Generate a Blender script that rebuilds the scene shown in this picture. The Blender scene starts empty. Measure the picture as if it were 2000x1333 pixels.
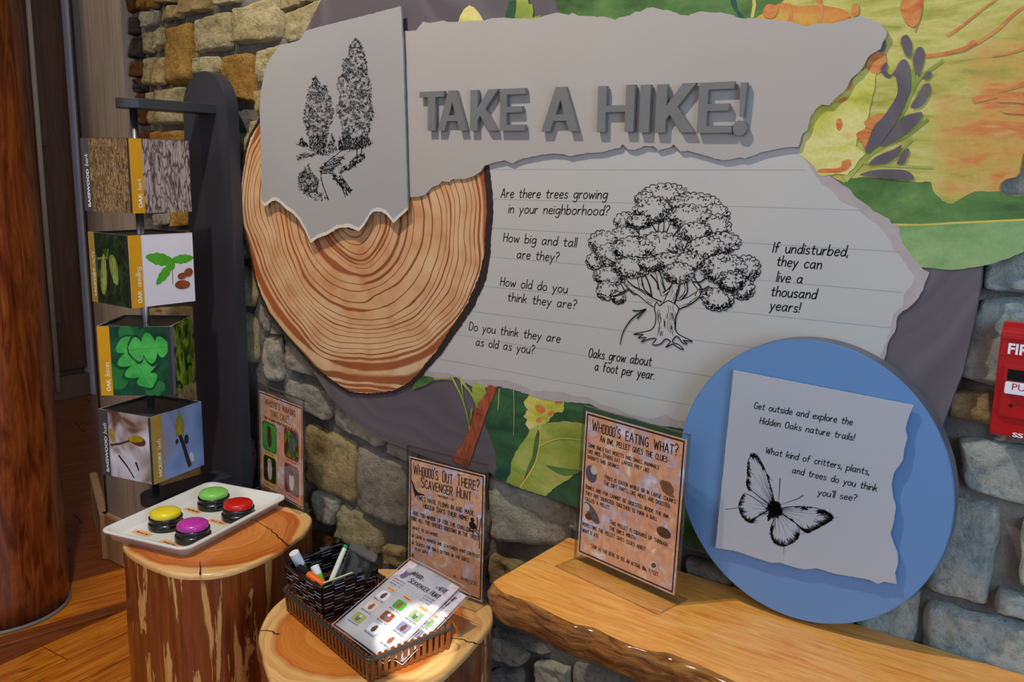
import bpy, bmesh, math, random
from mathutils import Vector, Matrix, noise as mnoise
R = random.Random(7)
PI = math.pi
S = bpy.context.scene
COL = S.collection

# ------------------------------------------------------------------ camera, world, light, exposure
CAM = Vector((0, 0, 1.22)); F = 1734.0
def cam_rows(pitch, roll, yaw):
    cp, sp, cy, sy = math.cos(pitch), math.sin(pitch), math.cos(yaw), math.sin(yaw)
    f = Vector((-sy*cp, cy*cp, -sp)); r = Vector((cy, sy, 0)); d = f.cross(r)
    c, s = math.cos(roll), math.sin(roll)
    return c*r + s*d, -s*r + c*d, f
CR, CD, CF = cam_rows(math.radians(10.807), math.radians(-1.110), math.radians(36.233))
cd = bpy.data.cameras.new('camera'); cam = bpy.data.objects.new('camera', cd); COL.objects.link(cam)
m = Matrix((CR, -CD, -CF)).transposed().to_4x4(); m.translation = CAM
cam.matrix_world = m
cd.sensor_width = 36; cd.lens = F*36/2000; cd.clip_start = .02
S.camera = cam
S.view_settings.view_transform = 'Standard'; S.view_settings.look = 'None'
S.view_settings.gamma = 1; S.view_settings.use_curve_mapping = False
S.view_settings.exposure = 0.0
w = bpy.data.worlds.new('world'); S.world = w; w.use_nodes = True
bg = w.node_tree.nodes['Background']; bg.inputs[0].default_value = (.78, .86, 1.0, 1); bg.inputs[1].default_value = .24
def light(kind, name, loc, target, power, color, **k):
    l = bpy.data.lights.new(name, kind); l.energy = power; l.color = color
    for a, v in k.items(): setattr(l, a, v)
    o = bpy.data.objects.new(name, l); COL.objects.link(o)
    o.location = loc; o.rotation_euler = (Vector(target)-Vector(loc)).to_track_quat('-Z', 'Y').to_euler()
    return o
# warm ceiling spot above the exhibit, a second one on the left stones, daylight from windows at the right
light('SPOT', 'ceiling_spot', (-1.30, .50, 2.75), (-1.0, 1.25, .6), 114, (1.0, .88, .74), spot_size=1.6, spot_blend=.6, shadow_soft_size=.035)
light('SPOT', 'ceiling_spot_corner', (-2.0, .55, 2.75), (-2.15, 1.4, 1.45), 30, (1.0, .80, .50), spot_size=1.0, spot_blend=.7, shadow_soft_size=.04)
light('AREA', 'window_daylight', (1.35, .0, 1.25), (-.1, 1.4, .65), 27, (.50, .72, 1.0), shape='RECTANGLE', size=.9, size_y=1.2)
light('AREA', 'room_daylight', (-.8, -2.6, 2.3), (-1.4, 1.2, .8), 16, (.92, .95, 1.0), shape='RECTANGLE', size=2.2, size_y=1.4)
# a narrow shaft of sun through a window reaches the sheets in the basket
light('SPOT', 'sun_shaft', (.75, -1.3, 2.5), (-.955, 1.035, .43), 900, (1.0, .97, .9), spot_size=.042, spot_blend=.35, shadow_soft_size=.004)

# ------------------------------------------------------------------ projection helpers: photo pixel -> point on a real plane
def ray(px, py): return CR*(px-1000) + CD*(py-666.5) + CF*F
def WY(px, py, Y):
    d = ray(px, py); return CAM + d*(Y/d.y)
def FZ(px, py, z):
    d = ray(px, py); return CAM + d*((z-CAM.z)/d.z)
def XZ(px, py, Y):
    p = WY(px, py, Y); return (p.x, p.z)

# ------------------------------------------------------------------ object helpers
def link(name, me, mat=None, parent=None, smooth=False):
    o = bpy.data.objects.new(name, me); COL.objects.link(o)
    if mat is not None:
        for mm in (mat if isinstance(mat, (list, tuple)) else [mat]): me.materials.append(mm)
    if parent is not None: o.parent = parent; o.matrix_parent_inverse = parent.matrix_world.inverted() if False else Matrix.Translation(-parent.location)
    if smooth:
        for p in me.polygons: p.use_smooth = True
    return o
def bobj(name, bm, mat=None, parent=None, smooth=False):
    bmesh.ops.recalc_face_normals(bm, faces=bm.faces)
    me = bpy.data.meshes.new(name); bm.to_mesh(me); bm.free()
    return link(name, me, mat, parent, smooth)
def tag(o, label, cat, group=None):
    o['label'] = label; o['category'] = cat
    if group: o['group'] = group
    return o
def thing(name, label, cat, loc=(0, 0, 0), group=None):
    o = bpy.data.objects.new(name, None); COL.objects.link(o); o.location = loc; o.empty_display_size = .05
    return tag(o, label, cat, group)
def struct(o): o['kind'] = 'structure'; return o

def slab(name, pts, y0, y1, mat, parent=None, bevel=0):
    """vertical cut-out panel: outline pts (x,z), front face at y0, back at y1"""
    bm = bmesh.new()
    a = [bm.verts.new((x, y0, z)) for x, z in pts]
    if y1 is None:
        bm.faces.new(a)
        bm.normal_update()
    else:
        b = [bm.verts.new((x, y1, z)) for x, z in pts]
        bm.faces.new(a); bm.faces.new(b[::-1])
        n = len(pts)
        for i in range(n): bm.faces.new((a[i], b[i], b[(i+1) % n], a[(i+1) % n]))
    bmesh.ops.recalc_face_normals(bm, faces=bm.faces)
    if bevel:
        es = [e for e in bm.edges if all(abs(v.co.y-y0) < 1e-6 for v in e.verts)]
        bmesh.ops.bevel(bm, geom=es, offset=bevel, segments=2, affect='EDGES')
    return bobj(name, bm, mat, parent)
def rough(pts, amp=.0012, step=.006, seed=1, closed=True):
    """fractal torn edge"""
    rr = random.Random(seed); out = []
    n = len(pts)
    for i in range(n if closed else n-1):
        a = Vector(pts[i]); b = Vector(pts[(i+1) % n]); L = (b-a).length
        k = max(1, int(L/step)); nn = Vector((-(b-a).y, (b-a).x)).normalized() if L > 1e-9 else Vector((0, 0))
        for j in range(k):
            p = a.lerp(b, j/k)
            if j: p = p + nn*rr.gauss(0, amp)
            out.append((p.x, p.y))
    return out
def smooth2(pts, n=6, closed=True):
    out = []; N = len(pts)
    rng = range(N) if closed else range(N-1)
    for i in rng:
        if closed: p0, p1, p2, p3 = pts[i-1], pts[i], pts[(i+1) % N], pts[(i+2) % N]
        else: p0, p1, p2, p3 = pts[max(i-1, 0)], pts[i], pts[i+1], pts[min(i+2, N-1)]
        for j in range(n):
            t = j/n
            out.append(tuple(.5*(2*b+(c-a)*t+(2*a-5*b+4*c-d)*t*t+(3*b-a-3*c+d)*t**3) for a, b, c, d in zip(p0, p1, p2, p3)))
    if not closed: out.append(tuple(pts[-1]))
    return out
def add_ribbon(bm, P, w, nrm, w1=None, mi=0):
    """flat pen stroke through 3-D points P, width w (to w1), lying in the plane with normal nrm"""
    P = [Vector(p) for p in P]
    if len(P) < 2: return
    L = []; n = len(P)
    for i in range(n):
        t = (P[min(i+1, n-1)]-P[max(i-1, 0)])
        if t.length < 1e-9: t = Vector((1, 0, 0))
        t.normalize(); s = t.cross(nrm)
        if s.length < 1e-9: s = Vector((0, 0, 1))
        s.normalize()
        ww = w if w1 is None else w+(w1-w)*i/(n-1)
        p = P[i]
        if i == 0: p = p-t*w*.3
        if i == n-1: p = p+t*w*.3
        L.append((bm.verts.new(p+s*ww/2), bm.verts.new(p-s*ww/2)))
    for a, b in zip(L, L[1:]):
        f = bm.faces.new((a[0], a[1], b[1], b[0])); f.material_index = mi
def add_poly(bm, P, mi=0):
    f = bm.faces.new([bm.verts.new(p) for p in P]); f.material_index = mi
def add_box(bm, c, s, rot=None, mi=0):
    g = bmesh.ops.create_cube(bm, size=1)['verts']
    M = Matrix.Translation(c) @ (rot.to_4x4() if rot else Matrix.Identity(4)) @ Matrix.Diagonal((s[0], s[1], s[2], 1))
    bmesh.ops.transform(bm, matrix=M, verts=g)
    for f in {f for v in g for f in v.link_faces}: f.material_index = mi
    return g
def box(name, c, s, mat, parent=None, rot=None, bevel=0, seg=2):
    bm = bmesh.new(); add_box(bm, c, s, rot)
    if bevel: bmesh.ops.bevel(bm, geom=bm.edges[:], offset=bevel, segments=seg, affect='EDGES')
    return bobj(name, bm, mat, parent)
def add_tube(bm, P, r, n=8, r1=None, caps=True, mi=0):
    P = [Vector(p) for p in P]; rings = []; N = len(P); prev = None
    for i, p in enumerate(P):
        t = (P[min(i+1, N-1)]-P[max(i-1, 0)]).normalized()
        u = Vector((0, 0, 1)) if abs(t.z) < .9 else Vector((1, 0, 0))
        u = (prev if prev is not None else u); u = (u - t*u.dot(t)).normalized(); prev = u
        v = t.cross(u); rr = r if r1 is None else r+(r1-r)*i/(N-1)
        rings.append([bm.verts.new(p+(u*math.cos(a)+v*math.sin(a))*rr) for a in [2*PI*k/n for k in range(n)]])
    for a, b in zip(rings, rings[1:]):
        for k in range(n):
            f = bm.faces.new((a[k], a[(k+1) % n], b[(k+1) % n], b[k])); f.smooth = True; f.material_index = mi
    if caps:
        for q in (rings[0][::-1], rings[-1]):
            f = bm.faces.new(q); f.material_index = mi
def add_lathe(bm, prof, M=Matrix.Identity(4), n=32, sx=1, sy=1, mi=0):
    """profile [(r,z)] around z"""
    rings = []
    for r, z in prof:
        if r < 1e-6: rings.append([bm.verts.new(M @ Vector((0, 0, z)))])
        else: rings.append([bm.verts.new(M @ Vector((sx*r*math.cos(2*PI*k/n), sy*r*math.sin(2*PI*k/n), z))) for k in range(n)])
    for a, b in zip(rings, rings[1:]):
        for k in range(n):
            k2 = (k+1) % n
            if len(a) == 1 and len(b) == 1: continue
            if len(a) == 1: f = bm.faces.new((a[0], b[k2], b[k]))
            elif len(b) == 1: f = bm.faces.new((a[k], a[k2], b[0]))
            else: f = bm.faces.new((a[k], a[k2], b[k2], b[k]))
            f.smooth = True; f.material_index = mi

# ------------------------------------------------------------------ materials
def lin(v): v /= 255; return v/12.92 if v <= .04045 else ((v+.055)/1.055)**2.4
def C(r, g, b, k=1.0): return (min(lin(r)*k, .95), min(lin(g)*k, .95), min(lin(b)*k, .95), 1)
MATS = {}
def base_mat(name, rough=.5, metal=0, spec=.5, coat=0):
    mt = bpy.data.materials.new(name); mt.use_nodes = True; nt = mt.node_tree
    p = nt.nodes['Principled BSDF']; p.inputs['Roughness'].default_value = rough; p.inputs['Metallic'].default_value = metal
    p.inputs['Specular IOR Level'].default_value = spec; p.inputs['Coat Weight'].default_value = coat
    p.inputs['Coat Roughness'].default_value = .12
    MATS[name] = mt
    return mt, nt, p
def N(nt, kind, **k):
    n = nt.nodes.new(kind)
    for a, v in k.items():
        if a in n.inputs.keys() if hasattr(n.inputs, 'keys') else False: n.inputs[a].default_value = v
        else: setattr(n, a, v)
    return n
def ramp(nt, fac, stops, interp='LINEAR'):
    r = nt.nodes.new('ShaderNodeValToRGB'); r.color_ramp.interpolation = interp
    e = r.color_ramp.elements
    while len(e) > 1: e.remove(e[-1])
    e[0].position = stops[0][0]; e[0].color = stops[0][1]
    for p, c in stops[1:]:
        q = e.new(p); q.color = c
    nt.links.new(fac, r.inputs[0]); return r.outputs[0]
def coords(nt, scale=(1, 1, 1), rot=(0, 0, 0), loc=(0, 0, 0), kind='Object', rnd=0):
    tc = nt.nodes.new('ShaderNodeTexCoord'); mp = nt.nodes.new('ShaderNodeMapping')
    mp.inputs['Scale'].default_value = scale; mp.inputs['Rotation'].default_value = rot; mp.inputs['Location'].default_value = loc
    src = tc.outputs[kind]
    if rnd:
        oi = nt.nodes.new('ShaderNodeObjectInfo'); vm = nt.nodes.new('ShaderNodeVectorMath'); vm.operation = 'SCALE'
        cb = nt.nodes.new('ShaderNodeCombineXYZ')
        for i in range(3): nt.links.new(oi.outputs['Random'], cb.inputs[i])
        nt.links.new(cb.outputs[0], vm.inputs[0]); vm.inputs['Scale'].default_value = rnd
        ad = nt.nodes.new('ShaderNodeVectorMath'); nt.links.new(src, ad.inputs[0]); nt.links.new(vm.outputs[0], ad.inputs[1]); src = ad.outputs[0]
    nt.links.new(src, mp.inputs[0]); return mp.outputs[0]
def noise(nt, vec, scale=5, detail=4, rough=.55, dist=0):
    n = nt.nodes.new('ShaderNodeTexNoise'); n.inputs['Scale'].default_value = scale; n.inputs['Detail'].default_value = detail
    n.inputs['Roughness'].default_value = rough; n.inputs['Distortion'].default_value = dist
    nt.links.new(vec, n.inputs['Vector']); return n.outputs['Fac']
def math_(nt, op, a, b=None, c=None):
    n = nt.nodes.new('ShaderNodeMath'); n.operation = op
    for i, v in enumerate((a, b, c)):
        if v is None: continue
        if isinstance(v, (int, float)): n.inputs[i].default_value = v
        else: nt.links.new(v, n.inputs[i])
    return n.outputs[0]
def mix(nt, fac, a, b, mode='MIX'):
    n = nt.nodes.new('ShaderNodeMix'); n.data_type = 'RGBA'; n.blend_type = mode
    for i, v in ((0, fac), (6, a), (7, b)):
        if isinstance(v, (int, float)): n.inputs[i].default_value = v
        elif isinstance(v, tuple): n.inputs[i].default_value = v
        else: nt.links.new(v, n.inputs[i])
    return n.outputs[2]
def bump(nt, p, h, strength=.3, dist=.01):
    b = nt.nodes.new('ShaderNodeBump'); b.inputs['Strength'].default_value = strength; b.inputs['Distance'].default_value = dist
    nt.links.new(h, b.inputs['Height']); nt.links.new(b.outputs[0], p.inputs['Normal'])
def flat(name, col, rough=.5, metal=0, spec=.5, coat=0, var=.06, vs=20):
    mt, nt, p = base_mat(name, rough, metal, spec, coat)
    v = coords(nt); n = noise(nt, v, vs, 3)
    d = tuple(x*(1-var) for x in col[:3])+(1,); l = tuple(min(1, x*(1+var)) for x in col[:3])+(1,)
    nt.links.new(ramp(nt, n, [(.3, d), (.7, l)]), p.inputs['Base Color'])
    return mt
def noisy(name, stops, scale=(1, 1, 1), ns=5, detail=5, nr=.6, dist=0, rough=.6, spec=.4, bs=0, bscale=40, bd=.004, rnd=0, coat=0, rot=(0, 0, 0), stops2=None, s2=3):
    mt, nt, p = base_mat(name, rough, 0, spec, coat)
    v = coords(nt, scale, rot, rnd=rnd); n = noise(nt, v, ns, detail, nr, dist)
    col = ramp(nt, n, stops)
    if stops2:
        n2 = noise(nt, v, s2, 3, .5, .5); col = mix(nt, 1.0, col, ramp(nt, n2, stops2), 'MULTIPLY')
    nt.links.new(col, p.inputs['Base Color'])
    if bs:
        v2 = coords(nt, scale, rot, rnd=rnd); h = noise(nt, v2, bscale, 6, .65); bump(nt, p, h, bs, bd)
    return mt

# stones
def stone_mat(name, a, b, c, pit=.35):
    mt, nt, p = base_mat(name, .9, 0, .15)
    v = coords(nt, rnd=7)
    n = noise(nt, v, 9, 8, .68, .6)
    col = ramp(nt, n, [(.28, c), (.42, a), (.55, b), (.72, a)])
    n2 = noise(nt, v, 55, 8, .75)
    col = mix(nt, pit+.08, col, ramp(nt, n2, [(.36, (.10, .08, .055, 1)), (.50, (1, 1, 1, 1))]), 'MULTIPLY')
    n3 = noise(nt, v, 4, 2, .5)
    col = mix(nt, .4, col, ramp(nt, n3, [(.35, (.62, .58, .56, 1)), (.6, (1, 1, 1, 1))]), 'MULTIPLY')
    nt.links.new(col, p.inputs['Base Color'])
    h = math_(nt, 'ADD', math_(nt, 'MULTIPLY', noise(nt, v, 28, 8, .72), 1.0), math_(nt, 'MULTIPLY', n2, .5))
    bump(nt, p, h, 1.0, .022)
    return mt
ST = {
 'c': stone_mat('stone_cream', C(196, 180, 132), C(212, 198, 156), C(140, 124, 86)),
 't': stone_mat('stone_tan', C(188, 160, 106), C(208, 184, 134), C(138, 108, 62)),
 'o': stone_mat('stone_ochre', C(182, 134, 58), C(198, 156, 82), C(138, 92, 36)),
 'g': stone_mat('stone_grey', C(168, 160, 146), C(190, 180, 164), C(124, 116, 106)),
 'd': stone_mat('stone_dark', C(74, 66, 62), C(92, 80, 72), C(50, 44, 40)),
 'r': stone_mat('stone_rust', C(104, 62, 34), C(130, 86, 46), C(70, 44, 30)),
 'p': stone_mat('stone_buff', C(204, 196, 172), C(222, 212, 186), C(148, 142, 128)),
 'b': stone_mat('stone_pale_daylit', C(186, 204, 204), C(212, 214, 200), C(128, 146, 152)),  # blue cast of the daylight at the right is put into this colour
}
MORTAR = noisy('mortar', [(.3, C(88, 86, 82)), (.6, C(126, 122, 114)), (.8, C(150, 144, 132))], ns=14, detail=8, rough=.95, spec=.1, bs=.7, bscale=90, bd=.01)
# woods
def wood(name, cols, scale, rough=.35, coat=.2, bs=.15, rnd=0, ns=4, dist=1.5, spec=.4, fine=None, rot=(0, 0, 0), knots=None):
    mt, nt, p = base_mat(name, rough, 0, spec, coat)
    v = coords(nt, scale, rot, rnd=rnd)
    n = noise(nt, v, ns, 8, .6, dist); st = [(.25+.5*i/(len(cols)-1), c) for i, c in enumerate(cols)]
    col = ramp(nt, n, st)
    v2 = coords(nt, tuple(s*6 if s > 3 else s*1.2 for s in scale), rot, rnd=rnd)
    n2 = noise(nt, v2, ns, 5, .6, .3)
    col = mix(nt, .5, col, ramp(nt, n2, [(.35, (.62, .52, .42, 1)), (.55, (1, 1, 1, 1))]), 'MULTIPLY')
    if knots:
        v3 = coords(nt, knots, rot, rnd=rnd); n3 = noise(nt, v3, 3, 3, .5, 1)
        col = mix(nt, 1, col, ramp(nt, n3, [(.27, (.16, .08, .04, 1)), (.36, (1, 1, 1, 1))]), 'MULTIPLY')
    nt.links.new(col, p.inputs['Base Color'])
    bump(nt, p, n2, bs, .003)
    return mt
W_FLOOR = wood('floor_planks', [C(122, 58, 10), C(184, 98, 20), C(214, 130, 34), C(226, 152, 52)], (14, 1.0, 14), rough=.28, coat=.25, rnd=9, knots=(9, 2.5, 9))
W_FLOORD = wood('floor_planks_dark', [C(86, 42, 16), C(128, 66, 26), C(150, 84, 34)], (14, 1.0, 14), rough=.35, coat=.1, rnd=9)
W_LOG = wood('pillar_wood', [C(58, 22, 6), C(112, 48, 14), C(152, 76, 26), C(180, 104, 40)], (7, 7, 1.1), rough=.35, coat=.3, bs=.25, knots=(9, 9, 2.2))
W_BENCH = wood('bench_oak', [C(218, 132, 50), C(244, 164, 76), C(250, 182, 94), C(252, 194, 112)], (2.2, 14, 14), rough=.3, coat=.35, dist=1.2, bs=.05)
W_PIER = wood('pier_panel', [C(156, 140, 126), C(170, 154, 140), C(182, 166, 150)], (5, 5, .7), rough=.55, coat=0, bs=.05)
W_PIERL = wood('pier_edge', [C(176, 132, 94), C(192, 150, 112), C(200, 160, 122)], (5, 5, .7), rough=.5, coat=0, bs=.05)
W_DOOR = wood('dark_door', [C(92, 56, 34), C(108, 68, 42), C(120, 78, 50)], (5, 5, .7), rough=.45, coat=.1, bs=.05)
def bark_edge():
    mt, nt, p = base_mat('live_edge', .38, 0, .4, .35)
    v = coords(nt, (5, 16, 26)); n = noise(nt, v, 2.2, 10, .7, 1.6)
    col = ramp(nt, n, [(.26, C(58, 26, 8)), (.38, C(120, 62, 20)), (.5, C(190, 116, 44)), (.64, C(222, 156, 76)), (.8, C(150, 78, 26))])
    nt.links.new(col, p.inputs['Base Color']); bump(nt, p, n, .9, .02); return mt
W_LIVE = bark_edge()
def stump_side(name, seed):
    mt, nt, p = base_mat(name, .3, 0, .5, .5)
    v = coords(nt, (13, 13, 1.6), loc=(seed, 0, 0)); n = noise(nt, v, 1.5, 7, .62, .7)
    n2 = noise(nt, coords(nt, (40, 40, 3), loc=(seed, 0, 0)), 1.5, 6, .6)
    dark = ramp(nt, n2, [(.3, C(100, 44, 16)), (.6, C(150, 76, 32)), (.8, C(190, 112, 56))])
    lite = ramp(nt, n2, [(.3, C(220, 154, 84)), (.6, C(240, 188, 118)), (.8, C(246, 202, 140))])
    f = ramp(nt, n, [(.56, (0, 0, 0, 1)), (.575, (1, 1, 1, 1))])
    nt.links.new(mix(nt, f, dark, lite), p.inputs['Base Color']); bump(nt, p, math_(nt, 'ADD', f, math_(nt, 'MULTIPLY', n2, .6)), .45, .006)
    return mt
def stump_top(name, cx, cy, rad, seed, band=.8):
    mt, nt, p = base_mat(name, .25, 0, .5, .5)
    v = coords(nt, loc=(-cx, -cy, 0)); sx = nt.nodes.new('ShaderNodeSeparateXYZ'); nt.links.new(v, sx.inputs[0])
    r = math_(nt, 'SQRT', math_(nt, 'ADD', math_(nt, 'MULTIPLY', sx.outputs[0], sx.outputs[0]), math_(nt, 'MULTIPLY', sx.outputs[1], sx.outputs[1])))
    n = noise(nt, v, 7, 3, .5); r2 = math_(nt, 'DIVIDE', math_(nt, 'ADD', r, math_(nt, 'MULTIPLY', math_(nt, 'SUBTRACT', n, .5), .07)), rad)
    cb = nt.nodes.new('ShaderNodeCombineXYZ'); nt.links.new(math_(nt, 'MULTIPLY', r2, 26), cb.inputs[0]); nt.links.new(math_(nt, 'MULTIPLY', n, 1.2), cb.inputs[1])
    rings = noise(nt, cb.outputs[0], 1.0, 3, .6)
    base = ramp(nt, r2, [(0, C(206, 118, 42)), (.45, C(232, 150, 66)), (.70, C(220, 132, 52)), (band-.03, C(206, 108, 40)), (band, C(240, 188, 118)), (1, C(248, 202, 134))])
    col = mix(nt, .55, base, ramp(nt, rings, [(.35, (.60, .42, .26, 1)), (.6, (1, 1, 1, 1))]), 'MULTIPLY')
    nt.links.new(col, p.inputs['Base Color']); bump(nt, p, rings, .08, .002); return mt

# flat prints and plastics
PAPER_T = flat('title_sheet_white', C(174, 168, 162, 1), .45, var=.02, vs=6)
PAPER_R = flat('ruled_sheet_white', C(187, 185, 180, 1), .45, var=.02, vs=6)
PAPER_G = flat('drawing_sheet_grey', C(164, 163, 163, 1), .4, var=.015, vs=6)
PAPER_N = flat('note_sheet', C(174, 178, 186, 1), .35, var=.02, vs=6)
TORN = noisy('torn_fibre', [(.3, C(166, 155, 155)), (.7, C(182, 172, 170))], ns=30, rough=.7)
RULE = flat('rule_line_ink', C(150, 148, 152), .6)
INK = flat('black_ink', C(18, 18, 20), .5)
INKG = flat('grey_ink', C(74, 74, 78), .6)
BLUE = flat('disc_blue', C(100, 140, 188), .32, var=.02, vs=3)
BLUE_E = flat('disc_edge_grey', C(98, 98, 104), .5)
LETTER = flat('letter_grey', C(116, 117, 116), .4)
DARKM = flat('charcoal_metal', C(52, 54, 60), .38, spec=.5, var=.04)
STEEL, _nt, _p = base_mat('brushed_steel', .28, 1.0); _p.inputs['Base Color'].default_value = (.62, .63, .66, 1)
def backing_mat():
    mt, nt, p = base_mat('mural_grey_ground', .45, 0, .4)
    c = XZ(760, 300, 1.37)
    v = coords(nt, loc=(-c[0], 0, -c[1])); n = noise(nt, v, 2.2, 2, .5)
    ln = nt.nodes.new('ShaderNodeVectorMath'); ln.operation = 'LENGTH'; nt.links.new(v, ln.inputs[0])
    cb = nt.nodes.new('ShaderNodeCombineXYZ'); nt.links.new(math_(nt, 'ADD', math_(nt, 'MULTIPLY', ln.outputs['Value'], 60), math_(nt, 'MULTIPLY', n, 14)), cb.inputs[0])
    q = noise(nt, cb.outputs[0], 1, 1, .4)
    nt.links.new(ramp(nt, q, [(.4, C(92, 84, 90)), (.66, C(106, 99, 104))]), p.inputs['Base Color']); return mt
GROUND = backing_mat()
EDGE_D = flat('panel_edge_dark', C(70, 72, 76), .5)
def rings_mat():
    mt, nt, p = base_mat('tree_ring_print', .4, 0, .4)
    c = XZ(690, 425, 1.37)
    v = coords(nt, loc=(-c[0], 0, -c[1])); sx = nt.nodes.new('ShaderNodeSeparateXYZ'); nt.links.new(v, sx.inputs[0])
    x, z = sx.outputs[0], math_(nt, 'MULTIPLY', sx.outputs[2], 1.13)
    r = math_(nt, 'SQRT', math_(nt, 'ADD', math_(nt, 'MULTIPLY', x, x), math_(nt, 'MULTIPLY', z, z)))
    n = noise(nt, v, 3.0, 2, .5); n2 = noise(nt, v, 16, 3, .5)
    rr = math_(nt, 'ADD', r, math_(nt, 'ADD', math_(nt, 'MULTIPLY', math_(nt, 'SUBTRACT', n, .5), .09), math_(nt, 'MULTIPLY', math_(nt, 'SUBTRACT', n2, .5), .008)))
    cb = nt.nodes.new('ShaderNodeCombineXYZ'); nt.links.new(math_(nt, 'MULTIPLY', rr, 1.0), cb.inputs[0])
    nt.links.new(math_(nt, 'MULTIPLY', n, .12), cb.inputs[1])
    k = noise(nt, cb.outputs[0], 9, 1, .5)                       # where rings crowd together
    ph = math_(nt, 'ADD', math_(nt, 'MULTIPLY', rr, 56), math_(nt, 'MULTIPLY', k, 9))
    fr = math_(nt, 'FRACT', ph)
    tri = math_(nt, 'ABSOLUTE', math_(nt, 'SUBTRACT', fr, .5))     # 0 on the line
    wd = math_(nt, 'ADD', .085, math_(nt, 'MULTIPLY', math_(nt, 'MAXIMUM', math_(nt, 'SUBTRACT', noise(nt, cb.outputs[0], 23, 2, .5), .5), 0), 2.4))
    line = math_(nt, 'SUBTRACT', 1, math_(nt, 'DIVIDE', tri, wd)); line = math_(nt, 'MAXIMUM', line, 0); line = math_(nt, 'MINIMUM', math_(nt, 'MULTIPLY', line, 2.2), 1)
    tan = ramp(nt, n2, [(.3, C(204, 156, 112)), (.5, C(218, 180, 140)), (.7, C(226, 196, 160))])
    tan = mix(nt, .6, tan, ramp(nt, math_(nt, 'MULTIPLY', r, 2.4), [(.1, C(236, 196, 150)), (.5, C(240, 214, 182)), (1, C(252, 246, 236))]), 'MULTIPLY')
    brown = ramp(nt, n, [(.3, C(96, 44, 16)), (.6, C(160, 72, 22))])
    nt.links.new(mix(nt, math_(nt, 'MULTIPLY', line, .88), tan, brown), p.inputs['Base Color']); return mt
RINGS = rings_mat()
BARKP = flat('slice_bark_print', C(44, 30, 26), .6, var=.3, vs=60)
def water(name, stops, ns=9, dist=1.2, s2=None, rot=0.5, stretch=(1, 1, 2.2)):
    mt, nt, p = base_mat(name, .45, 0, .4)
    v = coords(nt, stretch, (0, rot, 0)); n = noise(nt, v, ns, 6, .6, dist); col = ramp(nt, n, stops)
    g = noise(nt, coords(nt), 160, 4, .6); col = mix(nt, .35, col, ramp(nt, g, [(.35, (.72, .76, .66, 1)), (.6, (1, 1, 1, 1))]), 'MULTIPLY')
    nt.links.new(col, p.inputs['Base Color']); return mt
def autumn_leaf():
    mt, nt, p = base_mat('leaf_yellow_orange', .45, 0, .4)
    v = coords(nt, (1, 1, 1)); big = noise(nt, v, 4.2, 3, .5, .5)
    st = noise(nt, coords(nt, (1, 1, 5), (0, .75, 0)), 11, 6, .62, .5); sp = noise(nt, coords(nt, (1, 1, 2.4), (0, .4, 0)), 24, 5, .6, .3)
    lime = ramp(nt, st, [(.3, C(140, 146, 62)), (.45, C(184, 178, 84)), (.58, C(206, 196, 116)), (.72, C(190, 166, 72))])
    amber = ramp(nt, st, [(.3, C(190, 158, 70)), (.45, C(208, 156, 78)), (.58, C(208, 118, 60)), (.72, C(214, 180, 104))])
    f = ramp(nt, math_(nt, 'ADD', math_(nt, 'MULTIPLY', big, .75), math_(nt, 'MULTIPLY', sp, .25)), [(.51, (0, 0, 0, 1)), (.64, (1, 1, 1, 1))])
    col = mix(nt, f, lime, amber)
    col = mix(nt, .5, col, ramp(nt, sp, [(.30, (.72, .62, .42, 1)), (.42, (1, 1, 1, 1))]), 'MULTIPLY')
    g = noise(nt, coords(nt), 160, 4, .6); col = mix(nt, .3, col, ramp(nt, g, [(.35, (.76, .78, .7, 1)), (.6, (1, 1, 1, 1))]), 'MULTIPLY')
    nt.links.new(col, p.inputs['Base Color']); return mt
YO = autumn_leaf()
YL = water('leaf_yellow', [(.3, C(150, 156, 50)), (.45, C(200, 196, 80)), (.6, C(222, 214, 140)), (.74, C(212, 160, 70))], ns=9, dist=.4)
GR = water('leaf_green', [(.3, C(54, 82, 42)), (.45, C(78, 116, 58)), (.6, C(100, 136, 74)), (.75, C(134, 160, 92))], ns=9, rot=1.2, dist=.4)
GRP = water('leaf_pale_green', [(.3, C(108, 148, 84)), (.5, C(140, 172, 112)), (.7, C(164, 186, 124))], ns=6, rot=1.2)
DG = water('leaf_deep_green', [(.3, C(34, 66, 46)), (.5, C(52, 92, 60)), (.7, C(70, 116, 74))], ns=8)
LG = water('leaf_lime', [(.3, C(110, 138, 54)), (.5, C(152, 166, 72)), (.7, C(196, 196, 112))], ns=7, dist=.4)
ORG = water('leaf_orange', [(.32, C(204, 98, 46)), (.5, C(212, 128, 66)), (.7, C(206, 158, 84))], ns=26)
STEMB = water('stem_brown', [(.35, C(120, 52, 34)), (.6, C(176, 92, 60))], ns=16, stretch=(3, 1, 1))
TEAL = water('leaf_teal', [(.3, C(28, 66, 62)), (.7, C(50, 100, 78))], ns=9)
VEIN = flat('leaf_vein', C(208, 188, 86), .5)

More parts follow.
